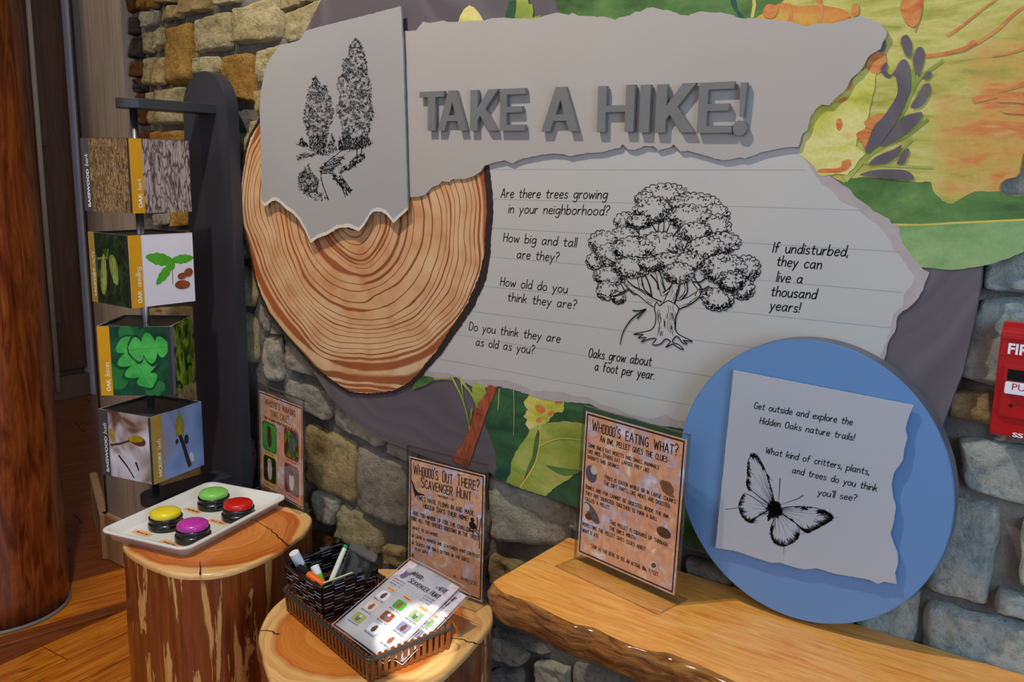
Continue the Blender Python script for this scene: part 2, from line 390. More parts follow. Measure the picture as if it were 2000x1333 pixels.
BLACKP = flat('black_plastic', C(14, 14, 15), .25, spec=.5, coat=.3)
WHITEP = flat('white_plastic', C(226, 226, 222), .35, spec=.5, var=.02)
def plast(n, *c): return flat(n, C(*c), .3, spec=.5, coat=.25, var=.03)
RED = plast('button_red', 205, 22, 14); GREEN = plast('button_green', 130, 205, 92); YEL = plast('button_yellow', 235, 214, 30); MAG = plast('button_magenta', 196, 52, 170)
ALRED = flat('alarm_red', C(176, 16, 20), .3, coat=.3)
ALWH = flat('alarm_white', C(235, 235, 235), .4)
ALBK = flat('alarm_black', C(10, 10, 12), .2)
def clear(name, tint=(1, 1, 1, 1), gl=.10, rough=.03):
    mt = bpy.data.materials.new(name); mt.use_nodes = True; nt = mt.node_tree; nt.nodes.clear()
    o = nt.nodes.new('ShaderNodeOutputMaterial'); t = nt.nodes.new('ShaderNodeBsdfTransparent'); t.inputs[0].default_value = tint
    g = nt.nodes.new('ShaderNodeBsdfGlossy'); g.inputs['Roughness'].default_value = rough
    fr = nt.nodes.new('ShaderNodeLayerWeight'); fr.inputs[0].default_value = .5
    mx = nt.nodes.new('ShaderNodeMixShader'); 
    f2 = math_(nt, 'POWER', fr.outputs['Facing'], 4.0); f2 = math_(nt, 'ADD', math_(nt, 'MULTIPLY', f2, .6), gl*.5)
    nt.links.new(f2, mx.inputs[0]); nt.links.new(t.outputs[0], mx.inputs[1]); nt.links.new(g.outputs[0], mx.inputs[2]); nt.links.new(mx.outputs[0], o.inputs[0])
    return mt
ACRYL = clear('clear_acrylic', (.97, .98, .975, 1), .06)
LAMIN = clear('laminate_film', (.99, .99, .99, 1), .08, .06)
ACEDGE = clear('acrylic_edge', (.80, .79, .74, 1), .22, .25)
def autumn(name, k=1.0):
    mt, nt, p = base_mat(name, .4, 0, .4)
    v = coords(nt); n = noise(nt, v, 26, 4, .55, .6); n2 = noise(nt, v, 60, 3, .6)
    col = ramp(nt, n, [(.30, C(214, 206, 222, k)), (.42, C(196, 168, 172, k)), (.5, C(212, 152, 116, k)), (.6, C(222, 168, 136, k)), (.72, C(230, 220, 226, k))])
    col = mix(nt, .5, col, ramp(nt, n2, [(.36, (.72, .6, .55, 1)), (.55, (1, 1, 1, 1))]), 'MULTIPLY')
    nt.links.new(col, p.inputs['Base Color']); return mt
AUTUMN = autumn('autumn_leaf_print', 1.35)
CARDP = noisy('card_print', [(.3, C(226, 228, 240)), (.5, C(240, 240, 246)), (.7, C(248, 246, 248))], ns=22, rough=.4)
POSTINK = flat('poster_ink', C(44, 22, 22), .5)
TAGO = flat('orange_tag', C(240, 178, 130), .5)

# ------------------------------------------------------------------ pen-stroke alphabet
G = {
'a':"3.8,4.4 2.6,5 1,4.4 .2,2.4 .8,.3 2.2,.2 3.6,2|4,4.9 3.8,1.4 4.6,0", 'b':"0,9 .1,0|.1,3 1.5,4.8 3.3,4.5 3.9,2.5 3,.4 1.3,0 .1,.8",
'c':"3.6,4.3 2.4,5 .8,4.2 .2,2.2 1,.3 2.4,0 3.7,.8", 'd':"3.8,3.6 2.4,5 .9,4.3 .2,2.2 .9,.3 2.3,.1 3.8,1.8|3.9,9 3.9,0",
'e':".4,2.6 3.6,3 3.2,4.6 2,5 .7,4.2 .2,2.3 .9,.4 2.3,0 3.7,.7", 'f':"3.4,8.4 2.4,9 1.4,8 1.3,5 1.3,0|0,5 3,5.1",
'g':"3.9,4.3 2.6,5 1,4.5 .2,2.6 .9,.7 2.4,.6 3.8,2.2|4.1,4.9 4,0 3.4,-2.6 1.8,-3.2 .4,-2.4", 'h':"0,9 .1,0|.1,3 1.6,4.8 3,4.6 3.4,3 3.5,0",
'i':".1,5 .1,0|.1,7 .2,7.4", 'j':"1.5,5 1.5,-2 .3,-3|1.5,7 1.6,7.4", 'k':"0,9 0,0|3.2,4.9 .1,2.3|1.2,3.1 3.5,0", 'l':"0,9 .1,0",
'm':"0,5 .1,0|.1,3.2 1.3,4.9 2.5,4.6 2.8,3 2.8,0|2.8,3.2 4.1,4.9 5.2,4.6 5.6,3 5.6,0", 'n':"0,5 .1,0|.1,3 1.6,4.8 3,4.6 3.4,3 3.5,0",
'o':"2,5 .6,4.2 .1,2.4 .8,.4 2.2,0 3.6,.8 4,2.8 3.4,4.5 2,5", 'p':"0,5 0,-3.4|0,3.2 1.5,4.9 3.2,4.5 3.8,2.6 3,.5 1.4,.1 .1,1",
'q':"4,4.4 2.6,5 .9,4.3 .2,2.2 1.2,.1 3.9,1.8|4,5 4,-3.2", 'r':"0,5 .1,0|.1,3 1.3,4.7 2.6,4.8", 's':"3,4.4 1.7,5 .4,4.2 .8,3 2.6,2 3.1,.9 2,0 .2,.4",
't':"1.5,7.5 1.4,1.5 2,.1 3.2,.4|0,5 3.2,5.1", 'u':"0,5 .1,1.5 1.2,0 2.6,.4 3.5,2|3.6,5 3.7,0", 'v':"0,5 1.7,0|1.7,0 3.4,5", 'w':"0,5 1.2,0|1.2,0 2.6,4.2|2.6,4.2 4,0|4,0 5.3,5",
'x':"0,5 3.2,0|3.2,5 0,0", 'y':"0,5 1.9,.4|3.8,5 1.8,-.2 .6,-3.2", 'z':"0,5 3.2,5|3.2,5 0,0|0,0 3.3,0",
'A':"0,0 2.3,8.8|2.3,8.8 4.6,0|.8,2.9 3.9,2.9", 'B':"0,0 0,8.6|0,8.6 2.6,8.4 3.5,6.6 2.4,4.7 0,4.6|0,4.6 3,4.4 4,2.3 2.8,.2 0,0", 'C':"4,7.4 2.6,8.7 .8,7.4 .1,4.3 .8,1 2.6,0 4.1,1.1",
'D':"0,8.6 0,0|0,8.6 2.6,8.2 4.2,5.8 4.1,2.6 2.4,.2 0,0", 'E':"3.6,8.6 0,8.6|0,8.6 0,0|0,0 3.7,0|0,4.5 3.2,4.5", 'F':"3.6,8.6 0,8.6|0,8.6 0,0|0,4.5 3.1,4.5",
'G':"4.3,7.6 2.8,8.6 1,7.4 .2,4.2 1,1 2.8,0 4.4,1 4.4,3.8|4.5,3.8 2.8,3.8", 'H':"0,8.6 0,0|3.9,8.6 3.9,0|0,4.4 3.9,4.4", 'I':"0,8.6 0,0", 'J':"2.4,8.6 2.4,1.5 1.4,0 0,.8",
'K':"0,8.6 0,0|3.7,8.6 .1,3.8|1,4.8 4,0", 'L':"0,8.6 0,0|0,0 3.4,0", 'M':"0,0 .3,8.6|.3,8.6 2.6,2.5|2.6,2.5 4.9,8.6|4.9,8.6 5.2,0", 'N':"0,0 0,8.6|0,8.6 3.9,0|3.9,0 3.9,8.6",
'O':"2.3,8.7 .7,7.4 .1,4.3 .8,1 2.3,0 3.9,1 4.5,4.3 3.9,7.4 2.3,8.7", 'P':"0,0 0,8.6|0,8.6 3,8.3 3.8,6.2 2.8,4.2 0,4", 'Q':"2.3,8.7 .7,7.4 .1,4.3 .8,1 2.3,0 3.9,1 4.5,4.3 3.9,7.4 2.3,8.7|2.8,2 4.4,-.5",
'R':"0,0 0,8.6|0,8.6 3,8.3 3.7,6.3 2.8,4.4 0,4.2|1.8,4.3 4,0", 'S':"3.6,7.6 2.2,8.7 .5,7.8 .5,5.8 2.2,4.6 3.7,3 3.4,.9 1.8,0 0,.9", 'T':"0,8.6 4.2,8.6|2.1,8.6 2.1,0", 'U':"0,8.6 0,2.2 1.2,.1 2.8,.1 4,2.2 4,8.6",
'V':"0,8.6 2.1,0|2.1,0 4.2,8.6", 'W':"0,8.6 1.6,0|1.6,0 3.1,7|3.1,7 4.7,0|4.7,0 6.2,8.6", 'X':"0,8.6 4,0|4,8.6 0,0", 'Y':"0,8.6 2,4.2|4,8.6 2,4.2|2,4.2 2,0", 'Z':"0,8.6 3.8,8.6|3.8,8.6 0,0|0,0 3.9,0",
'?':"0,7.4 1.4,8.8 3,7.6 2.8,5.6 1.3,4 1.3,2.4|1.3,.1 1.4,.6", '!':".2,8.8 .2,2.6|.2,.1 .2,.6", '.':".1,0 .1,.6", ',':".4,.6 0,-1.2", "'":".3,9 .1,7", '-':"0,3.2 2.4,3.2",
# box-shaped O of the owl posters
'0':"0,7.6 .6,8.6 2.2,8.6 2.9,7.6 2.9,1 2.2,0 .6,0 0,1 0,7.6"}
GL = {}
for ch, s in G.items():
    st = [[tuple(map(float, q.split(','))) for q in t.split()] for t in s.split('|')]
    GL[ch] = ([smooth2(t, 4, False) if len(t) > 2 else t for t in st], max(p[0] for t in st for p in t))
def text_strokes(s, caps=False, gap=1.45, space=4.6):
    """list of polylines in em units, total width; caps=True draws small capitals"""
    x = 0; out = []
    for ch in s:
        if ch == ' ': x += space; continue
        k = 1.0
        if caps and ch.isalpha() and ch.islower(): k = .82; ch = ch.upper()
        if caps and ch == 'O': ch = '0'
        st, wd = GL.get(ch, GL['-'])
        for t in st: out.append([(x+p[0]*k, p[1]*k) for p in t])
        x += wd*k+gap
    return out, max(x-gap, .1)
def pen_text(bm, s, a, b, capheight, nrm, weight, up=None, slant=0, caps=False, mi=0):
    """write s from 3-D point a to b (baseline), capital height capheight"""
    st, wd = text_strokes(s, caps); a = Vector(a); b = Vector(b); u = (b-a)/wd
    upv = (up if up is not None else nrm.cross(b-a)).normalized()
    if upv.z < 0 and up is None: upv = -upv
    v = upv*capheight/8.7
    for t in st:
        P = [a+u*(p[0]+slant*p[1]*(v.length/u.length))+v*p[1] for p in t]
        add_ribbon(bm, P, weight, nrm, mi=mi)
def sans(s, bold=0.0):
    """built-in sans letters as flat mesh data (x right, y up, height of capitals about .73)"""
    cu = bpy.data.curves.new('t', 'FONT'); cu.body = s; cu.offset = bold; cu.resolution_u = 3
    o = bpy.data.objects.new('t', cu); COL.objects.link(o)
    dg = bpy.context.evaluated_depsgraph_get(); me = bpy.data.meshes.new_from_object(o.evaluated_get(dg))
    bpy.data.objects.remove(o); return me
def sans_obj(name, s, origin, u, v, h, mat, parent, width=None, bold=0.0, slant=0):
    me = sans(s, bold); xs = [q.co.x for q in me.vertices]; x0, x1 = min(xs), max(xs); k = h/.73; kx = k if width is None else width/(x1-x0)
    o_, u, v = Vector(origin), Vector(u).normalized(), Vector(v).normalized()
    for q in me.vertices: q.co = o_+u*((q.co.x-x0)*kx+slant*q.co.y*k)+v*(q.co.y*k)
    me.materials.clear()
    return link(name, me, mat, parent)
NY = Vector((0, -1, 0))

# ================================================================== THE SETTING
# floor: base slab, a dark border board and planks, each plank a piece
fl = struct(box('floor', (-1.6, .6, -.03), (7.4, 7.0, .04), W_FLOORD))
def plank(c, ang, L, W_, mat, rr):
    t = .012+rr.uniform(-.0006, .0006)
    bm = bmesh.new(); add_box(bm, (0, 0, 0), (L-.0035, W_-.004, t))
    bmesh.ops.bevel(bm, geom=[e for e in bm.edges if all(v.co.z > 0 for v in e.verts)], offset=.0012, segments=1, affect='EDGES')
    bmesh.ops.transform(bm, matrix=Matrix.Translation((c[0], c[1], -t/2)) @ Matrix.Rotation(ang, 4, 'Z') @ Matrix.Rotation(rr.uniform(-.002, .002), 4, 'X'), verts=bm.verts)
    # turn grain: keep object coordinates along plank length
    bmesh.ops.transform(bm, matrix=Matrix.Rotation(-ang+PI/2, 4, 'Z'), verts=bm.verts)
    o = bobj('plank', bm, mat, fl); o.rotation_euler = (0, 0, ang-PI/2); return o
rr = random.Random(3)
A1, A2 = math.radians(93.5), math.radians(77)
b0 = Vector((-2.283, .917)); bd = Vector((math.cos(A2), math.sin(A2)))   # border line
def side(p): d = Vector(p)-b0; return bd.x*d.y-bd.y*d.x      # >0 : left of border
# near planks (to the right of the border)
u1 = Vector((math.cos(A1), math.sin(A1))); n1 = Vector((u1.y, -u1.x))
org = Vector((-2.075, .87)); k = 0
for row in range(-4, 11):
    s = -1.6+rr.uniform(0, .5) if row != -1 else .118-1.5
    if row == -1: cuts = [-1.5, .118, 1.4]
    else:
        cuts = [s]
        while cuts[-1] < .62: cuts.append(cuts[-1]+rr.uniform(.7, 1.3))
    for a, b in zip(cuts, cuts[1:]):
        b = min(b, .62); 
        if b-a < .1: continue
        c = org+n1*((row+.5)*.113)+u1*((a+b)/2)
        e0, e1 = org+n1*((row+.5)*.113)+u1*a, org+n1*((row+.5)*.113)+u1*b
        if side(c) > -.02: continue
        plank(c, A1, b-a, .113, W_FLOOR, rr)
plank(b0+bd*.15+Vector((-bd.y, bd.x))*.02, A2, 1.4, .05, W_FLOORD, rr)
# far planks, darker, running away under the door
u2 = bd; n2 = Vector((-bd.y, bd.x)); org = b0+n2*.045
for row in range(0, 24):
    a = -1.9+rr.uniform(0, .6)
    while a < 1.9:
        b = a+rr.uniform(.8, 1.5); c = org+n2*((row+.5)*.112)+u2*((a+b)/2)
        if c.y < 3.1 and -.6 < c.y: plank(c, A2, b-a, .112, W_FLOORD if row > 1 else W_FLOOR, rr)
        a = b

# stone wall: mortar bed with every stone laid on it
wall = struct(box('wall_back', (-.92, 1.515, 1.15), (3.02, .2, 2.5), MORTAR))
placed = []
def stone(q, mat, seed, yf=1.392, n=9):
    """q: four (x,z) corners TL,TR,BR,BL"""
    rr = random.Random(seed); TL, TR, BR, BL = [Vector(p) for p in q]
    mid = (TL+TR+BR+BL)/4; TL, TR, BR, BL = [mid+(p-mid)*1.03+(p-mid).normalized()*.0012 for p in (TL, TR, BR, BL)]
    W_ = (TR-TL).length; H_ = (TL-BL).length; off = Vector((rr.uniform(0, 99), rr.uniform(0, 99), rr.uniform(0, 99)))
    tilt = (rr.uniform(-.004, .004), rr.uniform(-.005, .003)); proud = rr.uniform(-.003, .003)
    bm = bmesh.new(); g = []
    for j in range(n+1):
        row = []
        for i in range(n+1):
            u, v = 2*i/n-1, 2*j/n-1
            u = math.copysign(abs(u)**.8, u); v = math.copysign(abs(v)**.8, v)
            cf = 1-.07*(abs(u*v))**4
            uu, vv = u*cf, v*cf
            p = (TL*(1-uu)*(1-vv)+TR*(1+uu)*(1-vv)+BR*(1+uu)*(1+vv)+BL*(1-uu)*(1+vv))/4
            ed = max(abs(u), abs(v))
            nn = mnoise.noise_vector(Vector((p.x*28, 0, p.y*28))+off)*.0045
            h = mnoise.fractal(Vector((p.x*22, 1, p.y*22))+off, .8, 2, 4)*.0085 + mnoise.fractal(Vector((p.x*75, 5, p.y*75))+off, .8, 2, 3)*.0030
            y = yf + proud + tilt[0]*u+tilt[1]*v + h + (.022 if ed > .999 else .006*max(0, (ed-.78)/.22)**2)
            row.append(bm.verts.new((p.x+nn.x*(1 if ed > .9 else .3), y, p.y+nn.z*(1 if ed > .9 else .3))))
        g.append(row)
    for j in range(n):
        for i in range(n): bm.faces.new((g[j][i], g[j+1][i], g[j+1][i+1], g[j][i+1]))
    for f in bm.faces: f.smooth = True
    me = bpy.data.meshes.new('stone'); bm.to_mesh(me); bm.free()
    placed.append((min(p[0] for p in q), max(p[0] for p in q), min(p[1] for p in q), max(p[1] for p in q)))
    return link('stone', me, mat, wall)
SD = """240,-20 262,-20 262,17 244,24 r;266,-20 279,-20 278,14 267,17 o;286,-20 302,-20 302,14 288,18 o;304,-20 338,-20 336,4 304,7 t;350,-20 405,-20 403,17 350,29 t
413,-20 460,-20 456,3 412,10 c;543,-30 579,-30 578,9 544,22 c;582,-30 606,-30 605,3 581,9 c;247,33 260,31 261,64 249,68 d;267,22 300,18 296,47 270,54 b
303,20 308,19 306,44 302,45 g;310,14 325,11 325,38 312,43 t;327,10 348,8 347,34 328,38 t;374,38 443,19 445,94 375,104 c;451,17 536,-14 538,76 449,86 c
547,26 650,-12 640,70 552,88 c;317,53 367,38 365,157 322,167 o;274,63 289,60 292,101 276,106 c;297,59 312,51 312,88 298,99 c;250,74 271,70 271,110 250,115 d
279,113 294,111 294,163 281,168 t;300,112 316,110 318,164 301,167 t;253,120 274,118 275,148 254,151 r;255,154 276,152 277,178 256,181 d;373,113 421,108 424,142 374,146 c
426,108 481,100 490,200 430,190 o;500,99 543,83 548,160 497,164 c;302,174 353,167 355,242 302,244 c;359,170 382,162 382,240 360,240 t;284,180 296,178 297,243 285,244 t
259,186 280,181 281,243 262,246 r;293,257 362,253 362,325 294,330 o;262,258 288,256 288,330 264,332 r;268,340 330,336 332,405 270,408 t;294,418 325,416 331,439 300,443 g
327,414 370,412 370,443 337,444 o;275,452 320,450 322,520 278,524 t;326,449 376,446 378,515 327,520 c;280,532 378,524 380,590 284,597 c;287,602 382,597 384,655 290,662 t
292,670 352,664 354,740 296,748 g;358,664 392,660 396,738 359,740 t;298,756 340,752 343,830 303,836 t;345,751 400,745 404,822 348,829 c;306,846 404,833 410,950 314,975 t
496,178 511,172 507,225 498,228 t;488,236 506,230 504,300 489,300 c
507,592 529,600 528,652 509,645 g;531,622 557,641 557,653 532,652 g;510,656 544,663 543,748 513,747 b;556,664 642,690 640,745 557,722 g;553,738 650,770 637,826 554,792 g
650,772 752,848 737,876 645,834 b;752,862 800,885 802,905 753,887 b;590,830 687,868 684,990 592,939 t;691,870 786,905 787,1040 694,1003 g;793,905 946,955 946,1066 793,1044 g
606,957 652,982 646,1030 611,1019 b;657,986 742,1042 737,1088 649,1051 c;598,1040 640,1052 640,1100 600,1090 r;520,960 588,985 596,1030 530,1010 t
950,925 1102,988 1098,1076 952,1062 b;1112,994 1142,1006 1142,1046 1113,1032 g;953,1084 1010,1105 1010,1150 954,1142 t;790,1060 860,1075 860,1120 790,1108 g;745,1066 782,1078 782,1112 745,1103 t;868,1078 945,1092 945,1135 868,1124 d
505,770 548,790 556,860 510,840 t;505,850 580,875 584,925 506,900 g
955,1246 1028,1282 1013,1306 955,1292 b;958,1228 1046,1262 1064,1284 958,1240 g;1042,1291 1106,1311 1106,1375 1040,1362 b;955,1313 1012,1318 1012,1380 955,1372 g;1112,1300 1200,1330 1200,1390 1112,1375 g
1866,857 2080,892 2080,1010 1878,960 b;1858,973 1951,1004 1923,1190 1798,1153 b;1992,1019 2100,1040 2100,1190 1989,1142 b;1948,1157 2090,1205 2090,1235 1942,1193 b;1667,1196 1792,1160 1776,1274 1668,1249 b
1572,1200 1663,1202 1665,1248 1570,1219 t;1808,1180 2090,1256 2090,1390 1796,1292 b;1335,1093 1420,1119 1420,1156 1336,1136 g;1426,1123 1562,1188 1566,1212 1426,1158 g
1918,508 2080,480 2080,575 1917,565 b;1908,582 2080,600 2080,772 1862,742 b;1856,768 1932,768 1942,833 1848,815 t;1938,296 2080,290 2080,392 1938,392 b;1690,1290 1785,1282 1770,1330 1690,1320 b
1938,838 2080,850 2080,880 1938,862 g""".replace('\n', ';')
for i, s in enumerate(SD.split(';')):
    t = s.split()
    if t[4] == 'b' and float(t[0].split(',')[0]) < 1250: t[4] = 'p'  # only right-hand stones keep the colour with daylight painted in
    stone([XZ(*map(float, q.split(',')), 1.392) for q in t[:4]], ST[t[4]], i+10, n=14)
# the courses nobody sees head-on (behind the panels and past the frame) are laid the same way
rr = random.Random(11); z = .03
while z < 2.35:
    hh = rr.uniform(.07, .13); x = -2.40+rr.uniform(0, .06)
    while x < .55:
        ww = rr.uniform(.10, .24); a, b, c, d = x, min(x+ww, .585), z, z+hh
        x += ww+.014
        if b-a < .04 or any(p[0] < b-.004 and p[1] > a+.004 and p[2] < d-.004 and p[3] > c+.004 for p in placed): continue
        if -1.72 < (a+b)/2 < -.3 and .62 < (c+d)/2 < 1.55: continue       # fully behind the mural panel
        j = lambda: rr.uniform(-.004, .004)
        stone([(a+j(), d+j()), (b+j(), d+j()), (b+j(), c+j()), (a+j(), c+j())], ST[rr.choice('cctggpp')], rr.random(), n=6)
    z += hh+.016

# wooden pier at the left of the stone wall
c1 = FZ(227, 1084, 0); c1 = Vector((c1.x, 1.375)); rt = WY(252, 300, 1.385); d2 = (Vector((-3.153, 1.633))-Vector((-2.569, 1.364))).normalized()
far = c1+d2*.17
bm = bmesh.new()
base = [(c1.x, c1.y), (rt.x, 1.385), (rt.x, 1.62), (far.x, 1.9), (far.x, far.y)]
lo = [bm.verts.new((x, y, 0)) for x, y in base]; hi = [bm.verts.new((x, y, 2.4)) for x, y in base]
bm.faces.new(lo[::-1]); bm.faces.new(hi)
for i in range(5):
    f = bm.faces.new((lo[i], lo[(i+1) % 5], hi[(i+1) % 5], hi[i])); f.material_index = 1 if i == 4 else 0
pier = struct(bobj('wall_left', bm, [W_PIER, W_PIERL]))
nn = Vector((d2.y, -d2.x)); nn = nn if nn.y < 0 else -nn
box('trim', (c1.x-.001, c1.y-.002, 1.2), (.006, .006, 2.4), flat('joint_dark', C(34, 22, 16), .7), pier, Matrix.Rotation(math.atan2(d2.y, d2.x), 3, 'Z'))
ctr = c1+d2*.20+nn*.012
box('baseboard', (ctr.x, ctr.y, .075), (.44, .024, .15), W_PIERL, pier, Matrix.Rotation(math.atan2(d2.y, d2.x), 3, 'Z'), .003)
box('baseboard', ((c1.x+rt.x)/2, 1.366, .075), (rt.x-c1.x+.02, .02, .15), W_PIERL, pier, None, .003)
dk = flat('gap_shadow', C(20, 18, 18), .8)
gp = WY(259, 300, 1.40); box('joint', (gp.x-.002, 1.400, 1.2), (.012, .03, 2.4), dk, pier)

# far wall with its door, pale jamb and steel pull
XF = -4.6
def WX(px, py, X):
    d = ray(px, py); return CAM + d*(X/d.x)
fw = struct(box('wall_far', (XF-.06, 1.6, 1.3), (.1, 6, 2.9), flat('far_wall_grey', C(118, 104, 98), .7)))
ya, yb = WX(62, 0, XF).y, WX(113, 0, XF).y; yc = WX(150, 0, XF).y
door = struct(box('door_1', (XF+.005, (ya+yb)/2-.25, 1.25), (.05, yb-ya+.5, 2.2), W_DOOR, None, None, .004))
for zz in (.75, 1.65): box('door_panel', (XF+.034, (ya+yb)/2-.25, zz), (.012, yb-ya+.26, .7), W_DOOR, door, None, .004)
jm = struct(box('trim_1', (XF+.03, (yb+yc)/2, 1.3), (.08, yc-yb, 2.6), flat('door_jamb_grey', C(206, 204, 216), .5), None, None, .004))
box('pull_plate', (XF+.078, (yb+yc)/2+.02, WX(135, 250, XF).z), (.02, .07, .62), STEEL, jm, None, .004)
struct(box('baseboard_left', (XF+.02, 1.6, .06), (.05, 5.9, .12), flat('far_baseboard', C(120, 92, 72), .6), None, None, .003))
tm = WX(78, 300, XF+.05); bm = bmesh.new(); add_tube(bm, [(XF+.05, tm.y, 0.05), (XF+.05, tm.y, 2.35)], .012)
struct(bobj('trim_2', bm, flat('pale_rail', C(196, 178, 150), .4), None, True))

# log pillar
def log_mesh(cx, cy, r, z0, z1, mat, amp=.006):
    bm = bmesh.new(); n = 48; rings = []
    for k in range(41):
        z = z0+(z1-z0)*k/40; ring = []
        for i in range(n):
            a = 2*PI*i/n; q = mnoise.fractal(Vector((math.cos(a)*1.6, math.sin(a)*1.6, z*1.3)), 1, 2, 4)
            rr_ = r+q*amp*1.6+mnoise.noise(Vector((math.cos(a)*7, math.sin(a)*7, z*2.5)))*amp*.5
            ring.append(bm.verts.new((cx+rr_*math.cos(a), cy+rr_*math.sin(a), z)))
        rings.append(ring)
    for a, b in zip(rings, rings[1:]):
        for i in range(n):
            f = bm.faces.new((a[i], a[(i+1) % n], b[(i+1) % n], b[i])); f.smooth = True
    bm.faces.new(rings[0][::-1]); bm.faces.new(rings[-1])
    return bm
lp = bobj('log_pillar', log_mesh(-2.489, 1.015, .168, 0, 2.45, W_LOG), W_LOG)
tag(lp, 'tall round log pillar with orange-brown varnish standing at the left edge', 'pillar')
bm = bmesh.new(); add_lathe(bm, [(.160, 0), (.174, 0), (.174, .004), (.168, .008)], Matrix.Translation((-2.489, 1.015, .0005)), 48)
bobj('caulk_ring', bm, flat('caulk', C(120, 112, 104), .6), lp)

# ================================================================== MURAL
YM = 1.372                                                  # face of the printed panel
def PP(s, Y=YM):
    return [XZ(*map(float, q.split(',')), Y) for q in s.split()]
def at3(px, py, Y): return WY(px, py, Y)
mural = thing('mural_panel', 'big cut-out mural on the stone wall with torn sheets, tree slice and painted leaves', 'sign', (WY(1000, 500, YM).x, YM, .5))
o_ground = "700,-420 665,-120 645,-40 627,0 597,60 560,130 540,300 540,500 575,640 612,728 646,778 693,825 736,856 783,874 860,903 945,925 955,922 972,937 1016,954 1066,970 1124,992 1230,1030 1339,1070 1440,1100 1560,1120 1700,1060 1800,940 1852,800 1881,725 1901,635 1915,556 1919,500 1925,300 1925,-420"
slab('backing', PP(o_ground), YM, YM+.016, [GROUND], mural)
dep = [YM]
def layer(name, s, mat, th=.00016, seed=0, amp=0, sm=False, parent=None, step=.006, gap=.00012):
    P = PP(s, dep[0]) if isinstance(s, str) else s
    if sm: P = smooth2(P, 4)
    if amp: P = rough(P, amp, step, seed)
    dep[0] -= gap
    o = slab(name, P, dep[0], dep[0]+th*.5, mat, parent or mural); return o
# painted leaves that form the right-hand outline are as thick as the panel itself
P1 = "1455,52 1490,18 1525,5 1560,-100 1600,-420 2180,-420 2180,300 1998,300 1990,338 1984,346 1965,350 1955,357 1951,365 1953,374 1962,381 2000,383 2110,390 2120,380 2120,465 2000,492 1940,515 1905,522 1880,526 1850,527 1800,522 1700,520 1500,300"
slab('leaf', PP(P1, YM-.001), YM-.001, YM+.016, YO, mural)
dep[0] = YM-.0012
layer('leaf', "1602,346 1625,345 1650,357 1655,350 1680,346 1720,348 1790,356 1818,356 1822,372 1840,392 1860,398 1880,386 1905,374 1953,374 1962,381 2000,383 2118,388 2118,465 2000,492 1940,515 1905,522 1880,526 1850,527 1800,522 1740,480 1640,400", GR, amp=.0005)
layer('leaf', "1741,440 1760,438 1860,436 1990,430 2118,424 2118,465 2000,492 1940,515 1905,522 1880,526 1850,527 1800,522 1760,480", GRP, amp=.0004)
layer('vein', "1741,437 1800,438 1860,434 1990,428 2118,420 2118,424 1990,432 1860,438 1800,441 1741,441", VEIN)
layer('leaf', "1083,-300 1080,-60 1085,5 1090,24 1097,40 1200,60 1350,50 1450,50 1475,36 1495,22 1530,0 1545,-60 1560,-300", GR, amp=.0006)
layer('leaf_gap', "1418,-40 1428,8 1440,28 1448,40 1455,40 1450,28 1440,12 1432,-40", TEAL, sm=True)
layer('vein', "1466,-40 1470,10 1466,34 1472,34 1477,10 1472,-40", VEIN)
layer('leaf', "893,52 898,32 906,18 917,10 926,14 936,26 944,40 947,52", YL, amp=.0004)
layer('leaf', "980,50 987,30 993,8 997,-40 1012,-40 1010,10 1004,50", DG, amp=.0004)
layer('leaf', "1002,50 1008,20 1010,-40 1030,-40 1033,8 1039,8 1042,20 1040,34 1048,32 1056,30 1052,50", LG, amp=.0004)
# yellow leaf and orange blotches at the right
layer('leaf', "1560,300 1570,262 1577,254 1581,233 1592,214 1605,204 1619,206 1648,179 1678,141 1700,128 1712,140 1706,180 1698,220 1690,250 1676,262 1672,285 1690,300 1655,342 1640,340 1600,344 1590,325", YL, amp=.0006)
for s in ("1638,195 1652,190 1655,196 1640,201 1630,200", "1672,262 1690,252 1704,256 1703,278 1690,288 1680,275", "1690,236 1716,222 1730,226 1712,250 1700,252 1690,246", "1597,337 1604,330 1640,328 1645,315 1660,312 1662,325 1646,336 1620,338",
          "1634,235 1642,232 1646,245 1640,256 1634,250", "1695,118 1712,100 1730,108 1728,130 1712,145 1694,135", "1655,165 1666,158 1662,175 1656,174", "1490,22 1500,8 1520,14 1512,34 1494,34", "1640,42 1660,30 1652,40 1628,45 1622,44",
          "1666,10 1676,8 1678,22 1672,32 1664,28", "1950,190 1990,180 2040,186 2030,205 1980,200 1950,200", "1760,5 1790,-10 1800,20 1790,50 1770,45", "1880,95 1900,78 1905,85 1880,100 1850,104", "1960,215 2030,210 2040,222 1970,222"):
    layer('leaf_spot', s, ORG, sm=True, amp=.0003, gap=.00002)
dep[0] -= .0003
